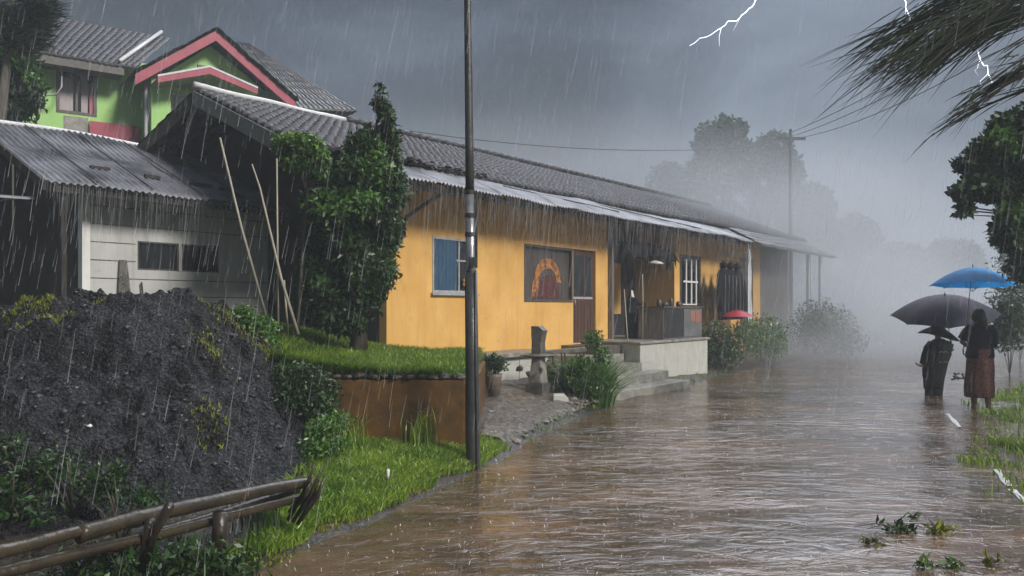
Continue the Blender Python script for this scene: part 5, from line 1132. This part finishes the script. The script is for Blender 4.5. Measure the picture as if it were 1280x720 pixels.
cp_.loft(rg, caps=False); o = obj('raincoat', cp_, 'blackcloth', chd); so = o.modifiers.new('t', 'SOLIDIFY'); so.thickness = .006
obj('coat_sleeve', MB().tube([(cx_-.11, cy_, .95), (cx_-.19, cy_-.01, .86), (cx_-.24, cy_-.02, .74), (cx_-.285, cy_-.02, .58)], [.075, .072, .066, .055], 12), 'blackcloth', chd)
obj('coat_sleeve', MB().tube([(cx_+.14, cy_, .95), (cx_+.22, cy_+.04, .88), (cx_+.26, cy_+.08, .84), tuple(gripC+Vector((-.03, -.07, -.06)))], [.075, .068, .06, .05], 12), 'blackcloth', chd)
obj('trouser_leg', MB().tube([(cx_-.115, cy_, .45), (cx_-.15, cy_, .1), (cx_-.155, cy_, -.05)], [.095, .08, .075], 12), 'blackcloth', chd)
obj('trouser_leg', MB().tube([(cx_+.035, cy_, .45), (cx_+.01, cy_, .1), (cx_+.01, cy_, -.05)], [.095, .08, .075], 12), 'blackcloth', chd)
bg_ = MB(); 
for (u0_, z_) in ((.02, .80), (-.03, .62)): 
    for k in range(6): bg_.blob((cx_-.04+.035*k*(.8), cy_-.152, z_+.012*math.sin(k*2.1)), (.012, .008, .01), .3, 1, k)
M['reflective'] = mat('pale_strip', (.3, .32, .3), (.06, .06, .06), 60, .3)
obj('reflective_strip', bg_, 'reflective', chd)
# satchel hanging at the left side
obj('cape_tail', MB().loft([ring(cx_-.20, cy_-.02, z, rx, ry, 18, .05, z*9, 5) for z, rx, ry in ((.62, .05, .05), (.50, .09, .07), (.36, .09, .07), (.26, .06, .05))]), 'blackcloth', chd)
ht = obj('wide_hat', MB().loft([[(cx_+.035+q*1.0*math.cos(a), cy_+.05+q*.75*math.sin(a), 1.20+zz-.16*(math.cos(a) if math.cos(a) > 0 else .10)*q/.34) for a in np.linspace(0, 6.283, 41)[:-1]] for q, zz in ((.36, -.045), (.345, -.03), (.25, .02), (.15, .055), (.10, .10), (.03, .115), (.004, .117))]), 'blackcloth')
tag(ht, 'wide dark pointed hat worn by the smaller wading figure', 'hat')
fb = MB(); r = np.random.default_rng(4)
for i in range(16): fb.blob((cx_+.34+.09*r.normal(), cy_-.05+.05*r.normal(), .36+.03*r.normal()), (.03, .025, .022), .3, 1, i)
fb.tube([(cx_+.26, cy_-.05, .36), (cx_+.44, cy_-.05, .31)], .015, 6)
tag(obj('leafy_bundle', fb, 'leafgrey'), 'small leafy bundle held low between the two wading people', 'bundle')
umbrella('blue_umbrella', 'bright blue umbrella held above the adult in the patterned skirt', at(1216, 334, 13.1), .635, .30, R(-3), R(2), 'bluecanopy', tuple(gripB+Vector((0, 0, -.10))), rot=.2)
umbrella('charcoal_umbrella', 'large charcoal umbrella tilted over the smaller figure in black', at(1181, 369, 14.15), .88, .36, R(13), R(-7), 'blackcanopy', tuple(gripC+Vector((0, 0, -.08))), m2='greycanopy', rot=.35)

# red umbrella lying behind the bush, floating plants
umb = thing('red_umbrella', 'small open red umbrella behind the bushes near the porch post', 'umbrella', H(11.9, .9, 1.55))
cxr, cyr, _ = H(12.0, .95, 0)
obj('canopy', MB().loft([[(cxr+.42*q*math.cos(a), cyr+.42*q*math.sin(a), 1.55-.18*q**1.8) for a in np.linspace(0, 6.283, 33)[:-1]] for q in np.linspace(.02, 1, 8)], caps=False), 'red', umb)
obj('shaft', MB().tube([(cxr, cyr, 1.60), (cxr, cyr, .95)], .008, 6), 'polemetal', umb)
def floater(u, v, lb, n, s_, seed, m='leafdark', long=0):
    r = np.random.default_rng(seed); x, y, _ = gr(u, v, .02); t = thing('floating_plant', lb, 'plant', (x, y, .02), 'torn plants drifting on the flood')
    C = np.stack([x+r.normal(size=n)*s_, y+r.normal(size=n)*s_*.6, np.abs(r.normal(size=n))*.018], -1); npmesh('leaves', leaf_quads(C, .07, r, .35, -.1), 4, m, t)
    mb = MB()
    for k in range(5): a = r.uniform(-.6, .6)+(math.pi if k % 2 else 0); l = s_*2.2*(.5+r.random())*(1+long); mb.tube([(x, y, .015), (x+math.cos(a)*l*.5, y+math.sin(a)*l*.3, .05), (x+math.cos(a)*l, y+math.sin(a)*l*.6, .012)], [.006, .005, .002], 5)
    obj('stem', mb, 'bark', t)
floater(1123, 661, 'dark torn branch floating in the foreground water', 70, .065, 91, 'leafdark', .5)
floater(1174, 662, 'clump of yellow green weed floating right of the torn branch', 60, .05, 92, 'grassyellow')
floater(1142, 645, 'thin sprig floating above the torn branch', 10, .02, 93, 'leaf', 1)
floater(1090, 677, 'faint brownish weed scrap floating left of the torn branch', 16, .04, 94, 'grassyellow')
floater(1153, 707, 'small yellow green leaf clump at the bottom edge, left one', 22, .025, 95, 'leafbright')
floater(1190, 706, 'small green leaf clump at the bottom edge, right one', 26, .03, 96, 'leaf')
floater(1244, 702, 'brown weed scrap floating in the bottom right corner', 14, .03, 97, 'grassyellow')
tag(obj('white_scrap', MB().loft([ring(*gr(485, 597, .25)[:2], z, q*.5, q*.3, 10) for z, q in ((.24, .012), (.27, .022), (.31, .028), (.32, .01))]), 'white'), 'small white scrap lying on the bright bank grass', 'litter')
x, y, z = at(112, 550, 6.0)
tag(obj('white_scrap', MB().blob((x, y, float(mound(np.array(x), np.array(y)))+.02), (.02, .018, .012), .4, 2, 5), 'white'), 'small white scrap on the lower slope of the gravel heap', 'litter')

# ================================================================== SKY BOLTS (in the clouds, beyond the haze)
def bolt(pts, rad, label, seed):
    r = np.random.default_rng(seed); out = []
    for (a, b) in zip(pts[:-1], pts[1:]):
        for k in range(5): t = k/5; out.append(at(a[0]+(b[0]-a[0])*t+r.normal()*1.3, a[1]+(b[1]-a[1])*t+r.normal()*1.0, 420))
    out.append(at(*pts[-1], 420)); n = len(out); mb = MB().tube(out, [rad*(1-.75*i/n) for i in range(n)], 5)
    for k in (n//3, n*2//3):
        p = Vector(out[k]); q = [p]
        for j in range(4): q.append(q[-1]+Vector((r.normal()*1.6-1.2, 0, -2.2+r.normal()*.6)))
        mb.tube(q, [rad*.35*(1-j/5) for j in range(5)], 4)
    return tag(obj('lightning_bolt', mb, 'bolt'), label, 'lightning')
bolt([(952, -12), (940, 8), (925, 22), (895, 38), (862, 57)], .28, 'branching lightning bolt in the upper sky left of the blown tree', 1)
bolt([(1127, -10), (1136, 22), (1147, 48)], .26, 'lightning streak seen through the top of the blown tree', 2)
bolt([(1220, 66), (1234, 82), (1240, 108)], .26, 'short lightning streak between the right hand needle strands', 3)

# ================================================================== RAIN AND HAZE
r = np.random.default_rng(33); n = 12000
Yr = 2.6+26*r.random(n)**.8; Xr = (r.random(n)*1.7-.85)*Yr; Zr = r.uniform(.05, 1, n)*(1.6+.5*Yr)
Zr = np.minimum(Zr, 13.5); k = ~((np.abs(Xr) < .3) & (Yr < 1.6)); Xr, Yr, Zr = Xr[k], Yr[k], Zr[k]; n = len(Xr)
Lr = .06+.20*r.random(n); top = np.stack([Xr, Yr, Zr], -1); D = np.stack([-.16+.03*r.normal(size=n), -.03+.02*r.normal(size=n), -np.ones(n)], -1); bot = top+D*Lr[:, None]
rad = .0005+.00026*Yr**.6*(.5+r.random(n)); out = []
keep = bot[:, 2] > .02; 
for q in range(3):
    a0_, a1_ = 2*np.pi*q/3, 2*np.pi*(q+1)/3; o0 = np.stack([np.cos(a0_)*rad, np.sin(a0_)*rad, 0*rad], -1); o1 = np.stack([np.cos(a1_)*rad, np.sin(a1_)*rad, 0*rad], -1)
    out.append(np.stack([top+o0*.4, top+o1*.4, bot+o1, bot+o0], 1)[keep])
tag(npmesh('rain', np.concatenate(out).reshape(-1, 3), 4, 'rain'), 'slanting rain falling in front of everything', 'rain', kind='stuff')

# drops bouncing off the water
rs = np.random.default_rng(71); n = 2600; Ys = 4.7+24*rs.random(n)**1.3; Xs = xe(Ys)+(xr(Ys)+.8-xe(Ys))*rs.random(n); hs = .006+.018*rs.random(n)**2; ws = .0016+.00030*Ys*rs.random(n); out = []
bs = np.stack([Xs, Ys, np.full(n, .0)+.01*rs.random(n)], -1); tp = bs+np.stack([.01*rs.normal(size=n), .01*rs.normal(size=n), hs], -1)
for q in range(3):
    a0_, a1_ = 2*np.pi*q/3, 2*np.pi*(q+1)/3; o0 = np.stack([np.cos(a0_)*ws, np.sin(a0_)*ws, 0*ws], -1); o1 = np.stack([np.cos(a1_)*ws, np.sin(a1_)*ws, 0*ws], -1)
    out.append(np.stack([bs+o0*.6, bs+o1*.6, tp+o1, tp+o0], 1))
M['splash'] = rain_mat('splash_water', (.8, .82, .86), .6)
tag(npmesh('rain_splashes', np.concatenate(out).reshape(-1, 3), 4, 'splash'), 'small splashes of rain on the flood water', 'splashes', kind='stuff')
# banks of blown spray lying over the far street
def mist(c, rad, dens, seed):
    k = f'spray{seed}'; M[k] = m = bpy.data.materials.new('spray'); m.use_nodes = True; t = m.node_tree
    for q in list(t.nodes): t.nodes.remove(q)
    mo = t.nodes.new('ShaderNodeOutputMaterial'); pv = t.nodes.new('ShaderNodeVolumePrincipled'); t.links.new(pv.outputs[0], mo.inputs['Volume'])
    pv.inputs['Color'].default_value = (.78, .82, .88, 1)
    co = t.nodes.new('ShaderNodeTexCoord'); sb = t.nodes.new('ShaderNodeVectorMath'); sb.operation = 'SUBTRACT'; sb.inputs[1].default_value = c; t.links.new(co.outputs['Object'], sb.inputs[0])
    dv = t.nodes.new('ShaderNodeVectorMath'); dv.operation = 'DIVIDE'; dv.inputs[1].default_value = rad; t.links.new(sb.outputs[0], dv.inputs[0])
    gd = t.nodes.new('ShaderNodeTexGradient'); gd.gradient_type = 'SPHERICAL'; t.links.new(dv.outputs[0], gd.inputs[0])
    nz = t.nodes.new('ShaderNodeTexNoise'); nz.inputs['Scale'].default_value = 1.6; nz.inputs['Detail'].default_value = 2; t.links.new(dv.outputs[0], nz.inputs[0])
    m1 = t.nodes.new('ShaderNodeMath'); m1.operation = 'MULTIPLY'; t.links.new(gd.outputs['Fac'], m1.inputs[0]); t.links.new(nz.outputs['Fac'], m1.inputs[1])
    m2 = t.nodes.new('ShaderNodeMath'); m2.operation = 'MULTIPLY'; t.links.new(m1.outputs[0], m2.inputs[0]); m2.inputs[1].default_value = dens*4; t.links.new(m2.outputs[0], pv.inputs['Density'])
    return tag(obj('spray_mist', MB().blob(c, rad, .05, 4, seed), k), None, None, kind='stuff')
mist((17, 48, 1.0), (24, 14, 6), .05, 1)
mist((11.0, 31, .8), (9, 9, 3.6), .16, 2)
mist((9.5, 30, 5.0), (11, 8, 3.2), .07, 3)
mist((9.5, 26, .4), (9.5, 8.5, 1.7), .07, 6)
mist((8.6, 25.6, 3.8), (6, 4.5, 2.6), .08, 7)
mist((1, 30, 6.6), (14, 5, 2.8), .045, 4)
mist((30, 56, 2), (55, 18, 8), .018, 5)
hz = MB().box(-150, 232, -4.5, 246, -1.3, 22)
M['haze'] = m = bpy.data.materials.new('haze'); m.use_nodes = True; t = m.node_tree
for q in list(t.nodes): t.nodes.remove(q)
mo = t.nodes.new('ShaderNodeOutputMaterial'); pv = t.nodes.new('ShaderNodeVolumePrincipled'); t.links.new(pv.outputs[0], mo.inputs['Volume'])
pv.inputs['Color'].default_value = (.84, .92, 1, 1); pv.inputs['Density'].default_value = HAZE
tag(obj('haze', hz, 'haze'), 'grey rain haze filling the street', 'haze', kind='stuff')
